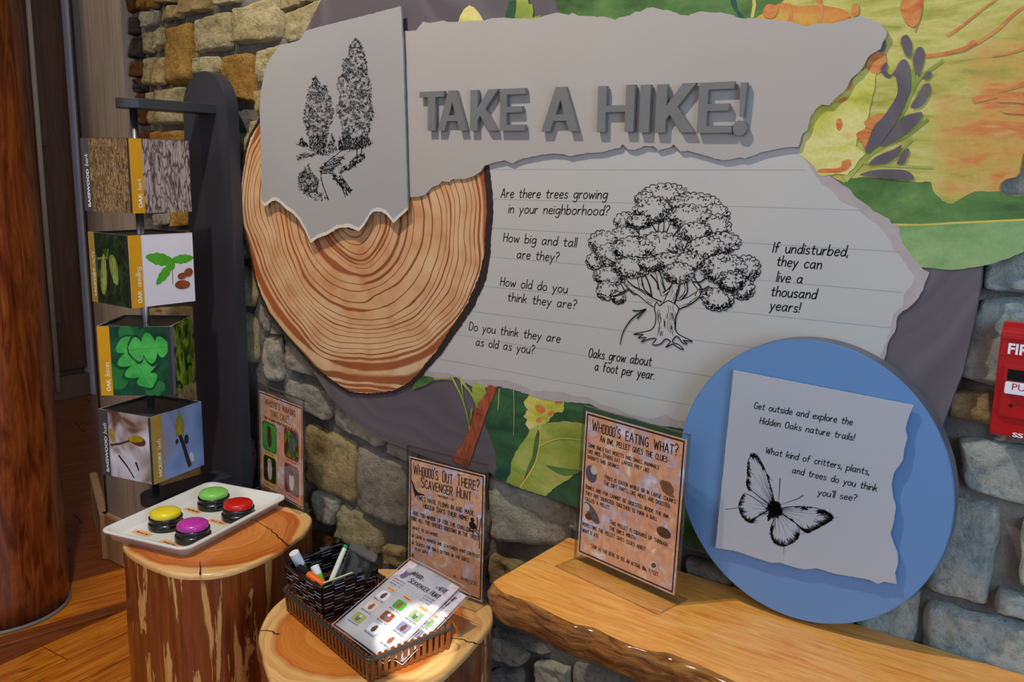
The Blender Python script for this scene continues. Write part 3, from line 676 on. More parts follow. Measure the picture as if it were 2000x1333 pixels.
for s in ("1762,72 1773,69 1781,90 1777,112 1768,106 1760,84", "1789,97 1800,92 1806,108 1797,143 1790,146 1783,120", "1803,152 1812,140 1819,142 1815,152 1806,156", "1779,208 1795,182 1804,166 1816,164 1815,182 1804,203 1790,211",
          "1719,286 1730,270 1748,246 1766,228 1786,221 1801,220 1795,237 1770,260 1740,280", "1718,101 1720,88 1726,77 1731,85 1728,98 1723,102",
          "1724,128 1731,122 1734,128 1730,136 1738,146 1747,140 1757,122 1766,116 1774,124 1778,150 1777,176 1768,202 1750,238 1725,275 1704,293 1695,300 1690,292 1697,272 1708,246 1722,232 1733,218 1748,195 1755,178 1752,158 1746,147 1735,152 1725,146 1720,136",
          "1697,321 1712,306 1745,292 1761,283 1757,296 1750,306 1733,318 1704,322", "1752,318 1764,298 1774,290 1775,298 1765,319 1757,321", "1679,342 1700,334 1730,331 1768,333 1784,344 1780,351 1740,350 1700,345"):
    layer('leaf_gap', s, GROUND, sm=True, gap=.00002)
# leaves and stem below the ruled sheet
dep[0] = YM-.0006
layer('leaf', "1090,760 1330,800 1400,900 1410,1000 1395,1080 1339,1069 1230,1029 1124,991 1066,969 1040,900", DG, amp=.0004)
layer('leaf', "958,740 955,792 945,824 959,859 968,887 969,909 972,924 1000,894 1027,859 1040,850 1050,780 1040,760", DG, amp=.0005)
layer('leaf', "964,926 980,908 998,900 999,925 994,940 988,943 972,936", TEAL)
layer('leaf', "1023,787 1035,768 1101,778 1103,784 1098,806 1083,807 1072,824 1060,832 1035,841 1026,829 1030,820 1022,814 1031,800", YL, amp=.0009)
for s in ("1045,794 1056,792 1066,800 1060,808 1050,806", "1048,818 1056,816 1058,826 1048,826", "1072,804 1082,802 1080,810 1070,814", "1088,782 1098,783 1096,790 1084,789"): layer('leaf_spot', s, ORG, sm=True, gap=.00002)
layer('leaf', "1035,840 1050,831 1072,826 1103,823 1133,827 1200,838 1290,862 1290,900 1160,918 1124,922 1118,930 1110,938 1088,950 1064,970 1016,954 988,943 997,925 998,905 1006,884 1020,866 1030,852", LG, amp=.0006)
layer('leaf', "1052,840 1056,870 1050,892 1038,920 1022,946 1030,915 1040,890 1044,860", GR, sm=True)
layer('leaf_shade', "1066,910 1085,912 1110,916 1135,920 1118,928 1095,928", GR, sm=True)
dep[0] -= .0004
def strokes(name, L, mat, parent, Y=None, nrm=NY):
    bm = bmesh.new()
    for i_, (s, w0, w1) in enumerate(L):
        P = [tuple(map(float, q.split(','))) for q in s.split()] if isinstance(s, str) else s
        if len(P) > 2: P = smooth2(P, 5, False)
        add_ribbon(bm, [at3(x, y, (Y or dep[0])-i_*.00003) for x, y in P], w0, nrm, w1)
    return bobj(name, bm, mat, parent)
strokes('vein', [("1054,829 1055,850 1054,868 1050,890 1044,908 1030,932 1016,953", .0028, .004), ("1054,872 1070,864 1085,859 1103,857 1135,860", .0022, .0016), ("975,760 973,795 972,800", .002, .001), ("1003,760 1004,810 1003,850", .0016, .001)], VEIN, mural)
layer('stem', "955,752 972,757 950.5,807 941,835 933,859 922,890 913.5,913 883,901 893,880 903,868 911,850 918,833 926,805 933,783 944,768", STEMB, amp=.0004)
layer('twig', "925,748 942,752 950,766 944,776 936,785 930,792 924,775 922,760", LG, sm=True)
dep[0] -= .0004
strokes('twig', [("883,738 895,762 903,780 911,806 917,838", .0052, .0035), ("897,738 910,756 922,772 932,795", .007, .005), ("900,742 903,765 905,780", .004, .002), ("921,800 920,812 918,822", .006, .003), ("848,741 870,740 885,742", .004, .002)], LG, mural)
layer('leaf', "805,760 822,736 848,739 838,749 824,755", GR, sm=True)
dep[0] = YM-.00155
OY = water('leaf_amber', [(.3, C(196, 178, 70)), (.42, C(212, 160, 70)), (.55, C(212, 124, 60)), (.7, C(216, 148, 84))], ns=8, dist=.4, stretch=(1, 1, 3), rot=-.8)
layer('leaf_patch', "1470,48 1495,16 1530,6 1560,12 1600,10 1650,20 1660,40 1600,60 1560,60 1500,50", OY, sm=True, amp=.0006)
layer('leaf_margin', "1708,122 1722,140 1735,153 1748,148 1753,165 1753,182 1745,200 1730,222 1712,235 1700,240 1708,212 1718,190 1712,160", YO, sm=True, amp=.0003)
strokes('branch', [("1652,348 1675,322 1700,297 1720,275 1745,243 1768,205 1780,165 1784,140", .011, .007), ("1700,300 1735,280 1775,262 1810,235", .007, .004), ("1768,205 1790,160 1812,140 1840,120", .007, .004), ("1690,318 1720,322 1770,325 1820,328", .005, .003), ("1750,305 1765,290 1780,275", .004, .003)], LG, mural)
strokes('leaf_streak', [("2040,-10 1990,20 1945,60 1900,88 1850,104 1790,112", .003, .006), ("1990,-30 1930,10 1880,50 1850,70", .002, .004), ("1800,-20 1798,20 1788,60", .006, .002), ("2050,60 2000,95 1940,110", .005, .002), ("2060,140 2000,165 1950,180", .006, .002), ("1905,195 1940,188 1990,182", .009, .004), ("1540,10 1545,30 1540,45", .006, .006), ("1600,0 1605,25 1600,42", .007, .005)], ORG, mural)['kind'] = 'stuff'
# ruled sheet with its torn fibre margin
dep[0] = YM-.0018
ru_out = "925,335 960,300 1200,280 1559,280 1577,250 1583,300 1592,325 1597,341 1618,343 1640,357 1655,366 1672,386 1690,398 1706,413 1737,428 1741,437 1753,440 1757,460 1768,483 1785,505 1800,522 1803,527 1815,532 1805,557 1794,582 1780,597 1763,608 1753,619 1748,648 1740,659 1734,671 1728,700 1720,760 1500,840 1420,835 1380,842 1322,837 1310,834 1283,831 1259,824 1221,813 1191,807 1164,796 1148,789 1097,785 1056,780 1035,772 1000,761 973,755 951,758 921,755 902,745 892,738 848,740 822,738 800,700 900,500"
layer('torn_edge', ru_out, TORN, amp=.0008, seed=4)
ru_in = "925,335 960,300 1200,280 1540,285 1562,292 1578,319 1592,343 1603,360 1619,368 1630,381 1643,395 1676,408 1697,428 1717,443 1734,465 1745,488 1765,511 1774,525 1786,540 1780,560 1768,571 1763,599 1745,614 1737,651 1728,674 1717,700 1700,760 1500,830 1400,822 1326,823 1299,811 1272,818 1232,811 1205,799 1164,788 1151,776 1124,774 1097,766 1043,764 1013,751 989,743 935,742 908,741 873,729 830,724 800,700 900,500"
sheet = layer('ruled_sheet', ru_in, PAPER_R, amp=.0007, seed=5)
Yt = dep[0]-.00005
Lr = [(330.5, 331.5), (389, 404.4), (445.8, 463.5), (501.5, 546), (556, 617), (608.5, 688.5), (656, 757), (702, 815)]
xr = [(960, 1575), (962, 1680), (960, 1757), (950, 1764), (930, 1738), (900, 1715), (893.6, 1600), (857, 1450)]
sl = [(331.5, 332.8), (388.9, 410.9), (445.8, 492.4), (501.5, 572), (558, 641), (606, 711), (654.6, 771), (701.4, 811)]
bm = bmesh.new()
for (xa, xb), (y_a, y_b) in zip(xr, sl):
    a, b = at3(xa, y_a, Yt), at3(xb, y_b, Yt); zz = None
    add_ribbon(bm, [a, b], .0011, NY)
# lines must not run past the sheet: the lowest three end under the disc
bobj('rule_lines', bm, RULE, mural)['kind'] = 'stuff'
Yt -= .00005

Ytxt = Yt
# the oak drawing: clumps painted back to front, each filled with paper and outlined with scallops
def c3(x, y): return (1100+x/3.507, 340+y/3.507)
ink = bmesh.new(); yk = [Yt]
oak = [(700,140,135,62,1),(560,170,60,40,1),(900,215,150,70,1),(1040,280,85,60,1),(610,250,110,75,1),(430,325,70,52,1),(520,330,80,40,0),(870,300,130,75,1),(1060,360,75,70,1),(900,400,95,55,1),
       (1090,470,105,60,1),(420,430,85,55,1),(270,470,80,68,1),(215,600,50,48,1),(330,560,95,70,1),(1250,650,85,75,1),(1230,790,70,60,1),(660,500,130,85,1),(480,520,120,75,1),(980,510,110,65,1),(320,700,95,55,1),(300,800,60,55,1),(380,850,40,35,0),
       (470,640,110,60,1),(1100,650,130,85,1),(720,600,100,50,0),(870,600,80,55,1),(790,680,90,60,1),(1060,860,90,65,1),(1150,740,80,60,0),(600,620,70,40,0)]
fills = []
def clump(cx, cy, rx, ry, lit, seed, fn=c3, lw=.0014, s=1.0):
    rx *= 1.10; ry *= 1.12
    rr = random.Random(seed); n = max(9, int((rx+ry)/11)); P = []
    for i in range(n*4):
        a = 2*PI*i/(n*4); k = 1+.075*abs(math.sin(n*a/2+seed))+rr.uniform(-.03, .03)
        P.append((cx+rx*k*math.cos(a), cy+ry*k*math.sin(a)))
    yk[0] -= .00002
    fills.append(([at3(*fn(*p), yk[0]) for p in P]))
    yk[0] -= .00001
    for i in range(n):
        a0 = 2*PI*(i+rr.uniform(-.15, .15))/n; da = 2*PI/n*rr.uniform(.9, 1.15); q = []
        for j in range(6):
            t = j/5; a = a0+da*t; k = 1+.16*math.sin(PI*t)
            q.append(at3(*fn(cx+rx*k*math.cos(a), cy+ry*k*math.sin(a)), yk[0]))
        add_ribbon(ink, q, lw*rr.uniform(.7, 1.2), NY)
    for i in range(int(rx*ry/ (48 if lit else 26)*s)):                  # leaf ticks, dense towards the lower edge
        a = rr.uniform(.02, PI-.02) if rr.random() < .8 else rr.uniform(PI, 2*PI); k = 1-abs(rr.gauss(0, .24))
        if k < .1: continue
        x, y = cx+rx*k*math.cos(a), cy+ry*k*math.sin(a); r0 = rr.uniform(4, 9); b0_ = rr.uniform(0, PI)
        add_ribbon(ink, [at3(*fn(x+r0*math.cos(b0_+t), y+r0*math.sin(b0_+t)), yk[0]) for t in (0, .8, 1.6, 2.3)], lw*rr.uniform(.6, 1.35), NY)
def limb(P, w0, w1, fill=True):
    """branch: white core with two ink edges and bark hatching"""
    P = smooth2([tuple(map(float, q.split(','))) for q in P.split()], 5, False)
    Q = []
    for i, p in enumerate(P):
        a, b = P[max(i-1, 0)], P[min(i+1, len(P)-1)]; d = Vector((b[0]-a[0], b[1]-a[1])).normalized(); Q.append((p, Vector((-d.y, d.x)), w0+(w1-w0)*i/(len(P)-1)))
    yk[0] -= .00001
    if fill and w0 > 12:
        L = [(p[0]+n.x*w/2, p[1]+n.y*w/2) for p, n, w in Q]; R_ = [(p[0]-n.x*w/2, p[1]-n.y*w/2) for p, n, w in Q]
        fills.append([at3(*c3(*p), yk[0]) for p in L+R_[::-1]]); yk[0] -= .00001
        for E_, k in ((L, 1.1), (R_, 1.7)): add_ribbon(ink, [at3(*c3(*p), yk[0]) for p in E_], .0013*k, NY)
        rr = random.Random(int(P[0][0]))
        for i in range(int(len(Q)*w0/16)):
            j = rr.randrange(len(Q)-1); p, n, w = Q[j]; t = rr.uniform(-.5, .5) if rr.random() < .4 else -rr.uniform(.2, .5)
            p2, n2, w2 = Q[min(j+rr.choice((1, 2, 3)), len(Q)-1)]
            add_ribbon(ink, [at3(*c3(p[0]+n.x*w*t, p[1]+n.y*w*t), yk[0]), at3(*c3(p2[0]+n2.x*w2*t, p2[1]+n2.y*w2*t), yk[0])], .0007, NY)
    else: add_ribbon(ink, [at3(*c3(*q[0]), yk[0]) for q in Q], w0/3.507*.00085, NY, max(w1, 1.5)/3.507*.00085)
for k, c_ in enumerate(oak[:10]): clump(*c_, k)
for s in ("655,440 650,390 655,340 640,310", "685,420 690,360 690,310", "640,400 610,350 580,320", "700,420 720,370 740,330", "505,410 500,370 480,350", "515,410 525,370 550,350", "760,420 790,380 820,360", "810,590 830,520 850,470 880,430", "830,560 815,500 800,470"): limb(s, 11, 4)
for k, c_ in enumerate(oak[10:23]): clump(*c_, k+10)
for s in ("350,610 300,580 260,560", "300,580 280,600 250,610", "1100,800 1150,780 1200,740", "1120,800 1180,810 1220,830", "360,840 400,810 440,800", "420,800 400,760 380,745", "470,780 430,750 390,740", "1010,780 1050,800 1110,800"): limb(s, 10, 4)
limb("540,800 490,820 450,790 400,820 340,840", 15, 6); limb("520,700 530,750 545,800 600,850", 26, 30); limb("560,690 590,760 605,830", 10, 12); limb("600,690 640,740 650,790", 12, 10)
limb("640,650 655,700 675,780 690,830", 26, 40); limb("690,820 720,800 745,770 760,730", 18, 14); limb("430,745 480,790 530,815 600,870 660,900", 30, 56)
limb("1010,790 950,830 920,830 860,870 780,900", 22, 60); limb("880,690 900,740 935,790 915,840", 24, 30); limb("840,750 840,810 800,860", 14, 18); limb("990,700 940,740 890,740", 10, 12); limb("1000,770 960,790 930,790", 10, 12)
limb("775,740 760,800 735,860 710,920", 50, 80)
for k, c_ in enumerate(oak[23:]): clump(*c_, k+23)
# trunk
yk[0] -= .00002
tr_ = smooth2([tuple(map(float, q.split(','))) for q in "640,880 660,905 680,890 715,870 745,880 780,905 790,930 772,980 765,1040 775,1080 800,1105 850,1130 885,1150 820,1140 850,1165 815,1155 780,1110 745,1150 790,1170 825,1205 780,1185 750,1165 700,1190 735,1150 700,1130 665,1165 610,1170 640,1130 590,1130 530,1155 570,1120 510,1125 550,1100 480,1100 540,1085 600,1070 630,1030 635,970 625,920".split()], 3)
fills.append([at3(*c3(*p), yk[0]) for p in tr_]); yk[0] -= .00002
add_ribbon(ink, [at3(*c3(*p), yk[0]) for p in tr_+tr_[:1]], .0019, NY)
rr = random.Random(5)
for i in range(110):
    x = rr.uniform(645, 768); side_ = abs(x-700)/70
    if rr.random() > .25+side_*.8: continue
    y = rr.uniform(900, 1080); l = rr.uniform(15, 60)
    add_ribbon(ink, [at3(*c3(x+math.sin(y*.02)*4, y), yk[0]), at3(*c3(x+math.sin((y+l)*.02)*4, min(y+l, 1110)), yk[0])], .0009, NY)
# arrow
for s, a, b in (("390,1168 405,1100 435,1040 480,985 560,930", .0015, .003), ("478,936 520,938 566,927", .0026, .0022), ("566,927 540,955 508,992", .0022, .0024)):
    add_ribbon(ink, [at3(*c3(*p), yk[0]) for p in smooth2([tuple(map(float, q.split(','))) for q in s.split()], 6, False)], a, NY, b)
bm = bmesh.new()
for f in fills: add_poly(bm, f)
bobj('oak_drawing', bm, PAPER_R, mural); bobj('oak_ink', ink, INK, mural)
Yt = yk[0]-.00006
TXT = [("Are there trees growing", 978, 386, 1185, 388.5), ("in your neighborhood?", 993, 416, 1188, 421), ("How big and tall", 983, 472, 1125, 483), ("are they?", 1009, 504.5, 1090, 511), ("How old do you", 977, 558, 1107, 573),
       ("think they are?", 991, 588, 1124, 604), ("Do you think they are", 916, 645, 1093, 670), ("as old as you?", 929, 675, 1042, 692), ("Oaks grow about", 1149, 698, 1271, 715), ("a foot per year.", 1161, 723.5, 1277, 742),
       ("If undisturbed,", 1509, 493, 1655, 501), ("they can", 1516, 519, 1603, 526), ("live a", 1516, 550, 1566, 554), ("thousand", 1505, 578, 1593, 584.5), ("years!", 1503, 605, 1560, 611)]
def writing(name, T, Y, parent, cap, weight, mat=INK, slant=.17):
    bm = bmesh.new()
    for t in T:
        s, x0, y0, x1, y1 = t[:5]
        pen_text(bm, s, at3(x0, y0, Y), at3(x1, y1, Y), cap, NY, weight, up=Vector((0, 0, 1)), slant=slant)
    return bobj(name, bm, mat, parent)
for t in TXT: writing('lettering', [t], Ytxt, mural, .0168 if t[1] < 1400 else .0155, .0021)

# tree slice print
dep[0] = Yt+.0004 if False else YM-.0030
sl_o = "509,205 506,230 486,266 477,297 469,356 468,396 472,437 481,473 488,500 495,540 506,576 522,612 553,653 585,689 612,721 644,746 680,770 702,772 727,773 770,768 801,754 824,735 838,717 862,692 896,642 925,600 949,546 958,492 958,468 963,414 961,372 954,322 930,300 800,200 600,150"
dep[0] = YM-.0034
slab('slice_bark', rough(PP(sl_o, dep[0]), .0007, .005, 3), dep[0], YM+.016, BARKP, mural)
dep[0] -= .0005
sl_i = "512,214 508,240 489,270 481,300 472,358 471,396 476,437 485,470 492,500 499,538 510,574 528,612 559,652 590,687 617,717 648,742 683,765 704,768 727,769 768,763 797,749 818,729 831,710 853,686 884,636 912,594 936,540 947,490 946,466 951,412 949,372 944,326 900,300 800,200 600,150"
layer('tree_slice', rough(PP(sl_i, dep[0]), .0006, .005, 8), RINGS)

# upper torn sheet with the title: a thin board of its own in front of the print
T_top = "785,61 812,60 817,54 826,42 840,45 866,40 875,43 890,43 917,40.5 947,40 965,35 987,34.5 1000,36 1037,36 1055,34 1070,29 1085,25 1097,26 1112,29 1117,25 1130,31 1177,32 1192,35 1201,39 1210,34 1230,30 1242,22.5 1250,23 1262,15.5 1275,14 1295,20 1302,19 1310,21 1330,29.5 1345,30.5 1350,27.5 1367,22.5 1390,24.5 1410,24 1425,28 1445,35 1462,35 1500,37.5 1537,41 1560,47.5 1575,52 1585,47.5 1600,45.5 1625,45.5 1645,41 1662,36 1680,31 1710,42.5 1725,52 1732,62.5 1731,71 1724,82 1719,96 1708,102 1694,113 1689,125 1678,141 1662,154 1648,179 1638,187 1619,206 1605,204 1592,214 1581,233 1577,254 1567,262 1559,287 1537,288 1508,293 1481,300 1455,310 1442,308 1427,312 1410,313.5 1379,304.5 1343,294 1329,296 1315,282 1310,288 1286,294 1277,286 1260,285 1240,293 1227,292 1214.6,282 1211,289 1191,293 1178,297 1145,299 1112,305.5 1098,301 1082,300 1055,303.5 1022,309.5 999,319 985,313 960,319 950,323 947,323 938,336 924,345 906,350 884,350 877,356 863,354 857,361 841,368 830,381 816,385 796,386 740,420 700,420 700,120"
slab('title_sheet', rough(PP(T_top, YM-.008), .0004, .005, 21), YM-.008, YM-.0045, PAPER_T, mural)
YL_ = YM-.0180
# the title: separate raised letters standing off the sheet
def LP(s): return [tuple(map(float, q.split(','))) for q in s.split()]
LET = {'T': [LP("0,1 1,1 1,.855 .655,.855 .655,0 .345,0 .345,.855 0,.855")],
 'A': [LP("0,0 .24,0 .325,.24 .675,.24 .76,0 1,0 .63,1 .37,1"), LP(".385,.385 .5,.72 .615,.385")],
 'K': [LP("0,0 0,1 .27,1 .27,.56 .66,1 1,1 .55,.53 1,0 .68,0 .36,.375 .27,.27 .27,0")],
 'E': [LP("0,0 0,1 .99,1 .99,.86 .27,.86 .27,.575 .88,.575 .88,.435 .27,.435 .27,.14 1,.14 1,0")],
 'H': [LP("0,0 0,1 .235,1 .235,.575 .765,.575 .765,1 1,1 1,0 .765,0 .765,.43 .235,.43 .235,0")],
 'I': [LP("0,0 0,1 1,1 1,0")]}
def c2(x, y): return (780+x/2.778, 120+y/2.778)
TIT = [('T', 110, 240, 163, 376, 'first letter T of the raised grey title'), ('A', 206, 366, 158, 376, 'first letter A of the raised grey title, between T and K'), ('K', 383, 532, 153, 376, 'left letter K of the raised grey title, in the first word'),
       ('E', 544, 680, 147, 376, 'left letter E of the raised grey title, ending the first word'), ('A', 769, 970, 138, 380, 'lone letter A in the middle of the raised grey title'), ('H', 1070, 1268, 131, 383, 'letter H of the raised grey title, starting the last word'),
       ('I', 1298, 1352, 127, 386, 'letter I of the raised grey title, between H and K'), ('K', 1385, 1598, 121, 386, 'right letter K of the raised grey title, in the last word'), ('E', 1613, 1802, 113, 388, 'right letter E of the raised grey title, before the exclamation mark')]
for ch, x0, x1, yt, yb, lab in TIT:
    a = at3(*c2(x0, yb), YL_); b = at3(*c2(x1, yb), YL_); t = at3(*c2((x0+x1)/2, yt), YL_); h = t.z-(a.z+b.z)/2; wd = b.x-a.x
    bm = bmesh.new(); loops = [[(a.x+p[0]*wd, a.z*.5+b.z*.5+p[1]*h) for p in L] for L in LET[ch]]
    if len(loops) == 1: 
        vs = [bm.verts.new((x, YL_, z)) for x, z in loops[0]]; fs = [bm.faces.new(vs)]
    else:
        es = []
        for L in loops:
            vs = [bm.verts.new((x, YL_, z)) for x, z in L]
            for i in range(len(vs)): es.append(bm.edges.new((vs[i], vs[(i+1) % len(vs)])))
        bmesh.ops.triangle_fill(bm, use_beauty=True, edges=es); fs = bm.faces[:]
    g = bmesh.ops.extrude_face_region(bm, geom=fs)
    bmesh.ops.translate(bm, verts=[v for v in g['geom'] if isinstance(v, bmesh.types.BMVert)], vec=(0, .0075, 0))
    bmesh.ops.recalc_face_normals(bm, faces=bm.faces)
    o = bobj('title_letter', bm, LETTER); tag(o, lab, 'letter', 'raised title letters')
    for q in ((.13, .12), (.13, .9) if ch != 'A' else (.87, .12), (.5, .93) if ch in 'TA' else (.13, .5)):
        cx, cz = a.x+q[0]*wd, a.z+q[1]*h
        if ch == 'T': cx = a.x+.5*wd
        if ch == 'I': cx = a.x+.5*wd
        bm = bmesh.new(); add_tube(bm, [(cx, YL_+.0075, cz), (cx, YM-.008, cz)], .002, 8); bobj('stand_off', bm, STEEL, o)
ex = thing('exclamation_mark', 'raised grey exclamation mark that closes the title', 'letter', (at3(*c2(1845, 390), YL_).x, YL_, at3(*c2(1845, 390), YL_).z), 'raised title letters')
a, b = at3(*c2(1835, 300), YL_), at3(*c2(1888, 113), YL_)
bm = bmesh.new(); vs = [(a.x+.003, a.z), (b.x-.0025, a.z), (b.x, b.z), (a.x+.001, b.z)]
slab('bar', vs, YL_, YL_+.0075, LETTER, ex)
d0 = at3(*c2(1846, 362), YL_); bm.free(); slab('dot', [(d0.x+.0115*math.cos(t*PI/16), d0.z+.0115*math.sin(t*PI/16)) for t in range(32)], YL_, YL_+.0075, LETTER, ex)
bm = bmesh.new(); add_tube(bm, [(d0.x, YL_+.0075, d0.z), (d0.x, YM-.008, d0.z)], .002, 8); bobj('stand_off', bm, STEEL, ex); bm = bmesh.new(); add_tube(bm, [(d0.x+.004, YL_+.0075, d0.z+.05), (d0.x+.004, YM-.008, d0.z+.05)], .002, 8); bobj('stand_off', bm, STEEL, ex)

# raised grey sheet with the drawing of two tall trees and a track
YG = YM-.018
gs = thing('drawing_sheet', 'raised grey torn-edged sheet with an ink drawing of two tall trees and a track', 'sign', (at3(650, 300, YG).x, YG, .9))
go = "783,12 787,100 791,250 795,387 796,408 789,414 768,433 755,417 746,411 738,410 730,411 723,417 711,438 701,449 681,441 660,443 639,456 621,462 607,472 602,462 597,450 585,429 573,415 558,405 546,393 538,389 531,390 523,397 516,401 511,393 510,300 507,216 510,174 517,138 528,114 540,96 549,87 567,84 585,78 593,66 597,60 640,48 690,36"
slab('sheet', rough(PP(go, YG), .0003, .006, 9), YG, YG+.004, PAPER_G, gs)
slab('torn_edge', rough(PP("796,404 789,410 768,429 755,413 746,407 738,406 730,407 723,413 711,434 701,445 681,437 660,439 639,452 621,458 607,468 602,458 597,446 585,425 573,411 558,401 546,389 538,385 531,386 523,393 516,397 511,389 511,396 516,404 523,400 531,393 538,392 546,396 558,408 573,418 585,432 597,453 602,465 607,475 621,465 639,459 660,446 681,444 701,452 711,441 723,420 730,414 738,413 746,414 755,420 768,436 789,417 796,411", YG-.0003), .0004, .004, 2), YG-.0003, YG-.0001, flat('fresh_tear', C(214, 206, 196), .6), gs)
for px_, py_ in ((540, 130), (760, 60), (540, 360), (770, 390)):
    p = at3(px_, py_, YG); bm = bmesh.new(); add_tube(bm, [(p.x, YG+.004, p.z), (p.x, YM-.0035, p.z)], .005, 10); bobj('stand_off', bm, STEEL, gs)
def c6(x, y): return (560+x/3.173, 60+y/3.173)
def inside(p, P):
    c = False; j = len(P)-1
    for i in range(len(P)):
        if (P[i][1] > p[1]) != (P[j][1] > p[1]) and p[0] < (P[j][0]-P[i][0])*(p[1]-P[i][1])/(P[j][1]-P[i][1]+1e-9)+P[i][0]: c = not c
        j = i
    return c
tk = bmesh.new(); rr = random.Random(12); Yk = YG-.0005
def dabs(bm, poly, n, size, dens, fn, Y, ang=None, w=.0006):
    P = LP(poly) if isinstance(poly, str) else poly
    x0, x1, y0, y1 = min(p[0] for p in P), max(p[0] for p in P), min(p[1] for p in P), max(p[1] for p in P); k = 0
    for _ in range(n*4):
        if k >= n: break
        p = (rr.uniform(x0, x1), rr.uniform(y0, y1))
        if not inside(p, P): continue
        if dens and rr.random() > dens(p): continue
        k += 1; l = size*rr.uniform(.5, 1.4); a = rr.uniform(0, 2*PI) if ang is None else ang+rr.gauss(0, .3); bend = rr.uniform(-1, 1)
        add_ribbon(bm, [at3(*fn(p[0]+l*t*math.cos(a+bend*t), p[1]+l*t*math.sin(a+bend*t)), Y) for t in (0, .5, 1)], w*rr.uniform(.6, 1.6), NY)
def leafy(seed, sc=17, th=0):
    return lambda p: 1 if mnoise.noise(Vector((p[0]/sc, p[1]/sc, seed))) > th-.12+(.18 if rr.random() < .5 else 0) else .10
TL_ = "180,283 200,318 208,350 222,362 232,340 248,350 258,400 276,420 276,450 288,500 280,560 262,590 250,640 225,665 150,660 125,640 120,590 105,560 104,500 118,470 128,400 140,350 158,335 165,300"
TR_ = "425,52 448,70 462,100 482,140 478,170 492,190 500,240 495,280 515,310 524,380 518,430 535,500 530,545 512,560 515,620 490,660 440,668 400,670 380,640 345,610 340,560 315,520 308,470 330,440 332,400 315,340 322,290 350,270 348,190 362,172 385,175 388,120 392,90"
for poly, sd in ((TL_, 1), (TR_, 2)):
    dabs(tk, poly, 2300 if sd == 1 else 3900, 7, leafy(sd*3.3), c6, Yk, None, .0005)
    P = LP(poly); 
    for _ in range(260 if sd == 1 else 420):
        i = rr.randrange(len(P)); a, b = P[i], P[(i+1) % len(P)]; t = rr.random(); x, y = a[0]+(b[0]-a[0])*t+rr.gauss(0, 3), a[1]+(b[1]-a[1])*t+rr.gauss(0, 3); a_ = rr.uniform(0, 6.3)
        add_ribbon(tk, [at3(*c6(x+5*math.cos(a_+q), y+5*math.sin(a_+q)), Yk) for q in (0, .9, 1.8)], .0006, NY)
dabs(tk, "140,650 250,640 246,760 215,770 170,750 140,720", 420, 9, None, c6, Yk, 1.5, .0009)
dabs(tk, "345,610 400,660 445,670 500,650 535,690 500,715 430,730 340,735", 520, 10, None, c6, Yk, 1.5, .0009)
for pl in ("282,630 300,680 312,730 300,752 262,755 250,740 258,690 270,650", "330,655 350,720 348,738 322,738 320,700", "95,650 105,680 130,700 135,722 85,712 60,700 75,690"): dabs(tk, pl, 170, 7, leafy(7, 14), c6, Yk, 1.5, .0008)
dabs(tk, "55,770 100,758 180,762 205,772 120,785 60,805", 110, 11, None, c6, Yk, 0, .0006)
dabs(tk, "72,890 110,870 135,825 150,880 185,910 200,960 185,1010 110,1005 70,980", 460, 11, leafy(4, 18, -.2), c6, Yk, -1.5, .0008)
dabs(tk, "70,985 210,1000 250,1030 215,1055 170,1050 100,1010", 50, 9, None, c6, Yk, 0, .0012)
dabs(tk, "320,860 380,830 440,770 488,765 480,800 430,835 380,870 330,890", 260, 9, leafy(5, 14, -.1), c6, Yk, -1.4, .0009)
dabs(tk, "270,885 330,900 400,985 370,1020 330,960 285,930", 150, 12, leafy(6, 18, -.1), c6, Yk, .6, .0011)
dabs(tk, "215,830 260,800 350,775 340,810 300,850 290,880 215,885 190,870", 170, 16, leafy(6, 14, -.1), c6, Yk, .15, .0007)
for s, w0, w1 in (("195,640 192,700 197,768", .0014, .0018), ("209,640 207,700 211,772", .0012, .0016), ("430,655 433,720 436,790", .002, .0024), ("468,655 465,720 462,780", .0018, .0024), ("52,700 110,725 170,750 235,768 290,778 340,790", .0008, .0008), ("250,770 290,740 380,735", .0008, .0008),
                  ("400,728 340,745 300,775 255,810 222,855 212,900 222,950 240,1000 258,1048", .001, .0035), ("350,785 310,830 285,865 300,910 325,950 350,990 362,1030", .001, .003), ("320,850 340,900 370,945 402,992", .0008, .0022), ("225,885 260,884 300,886", .002, .001), ("420,740 380,750 345,785 300,830", .0007, .0007)):
    strokes_pts = smooth2(LP(s), 6, False)
    for i in range(0, len(strokes_pts)-1):
        if rr.random() < .12 and i > 3: continue
        t = i/len(strokes_pts); add_ribbon(tk, [at3(*c6(*strokes_pts[i]), Yk), at3(*c6(*strokes_pts[i+1]), Yk)], (w0+(w1-w0)*t)*rr.uniform(.6, 1.2), NY)
bobj('tree_drawing', tk, INK, gs)

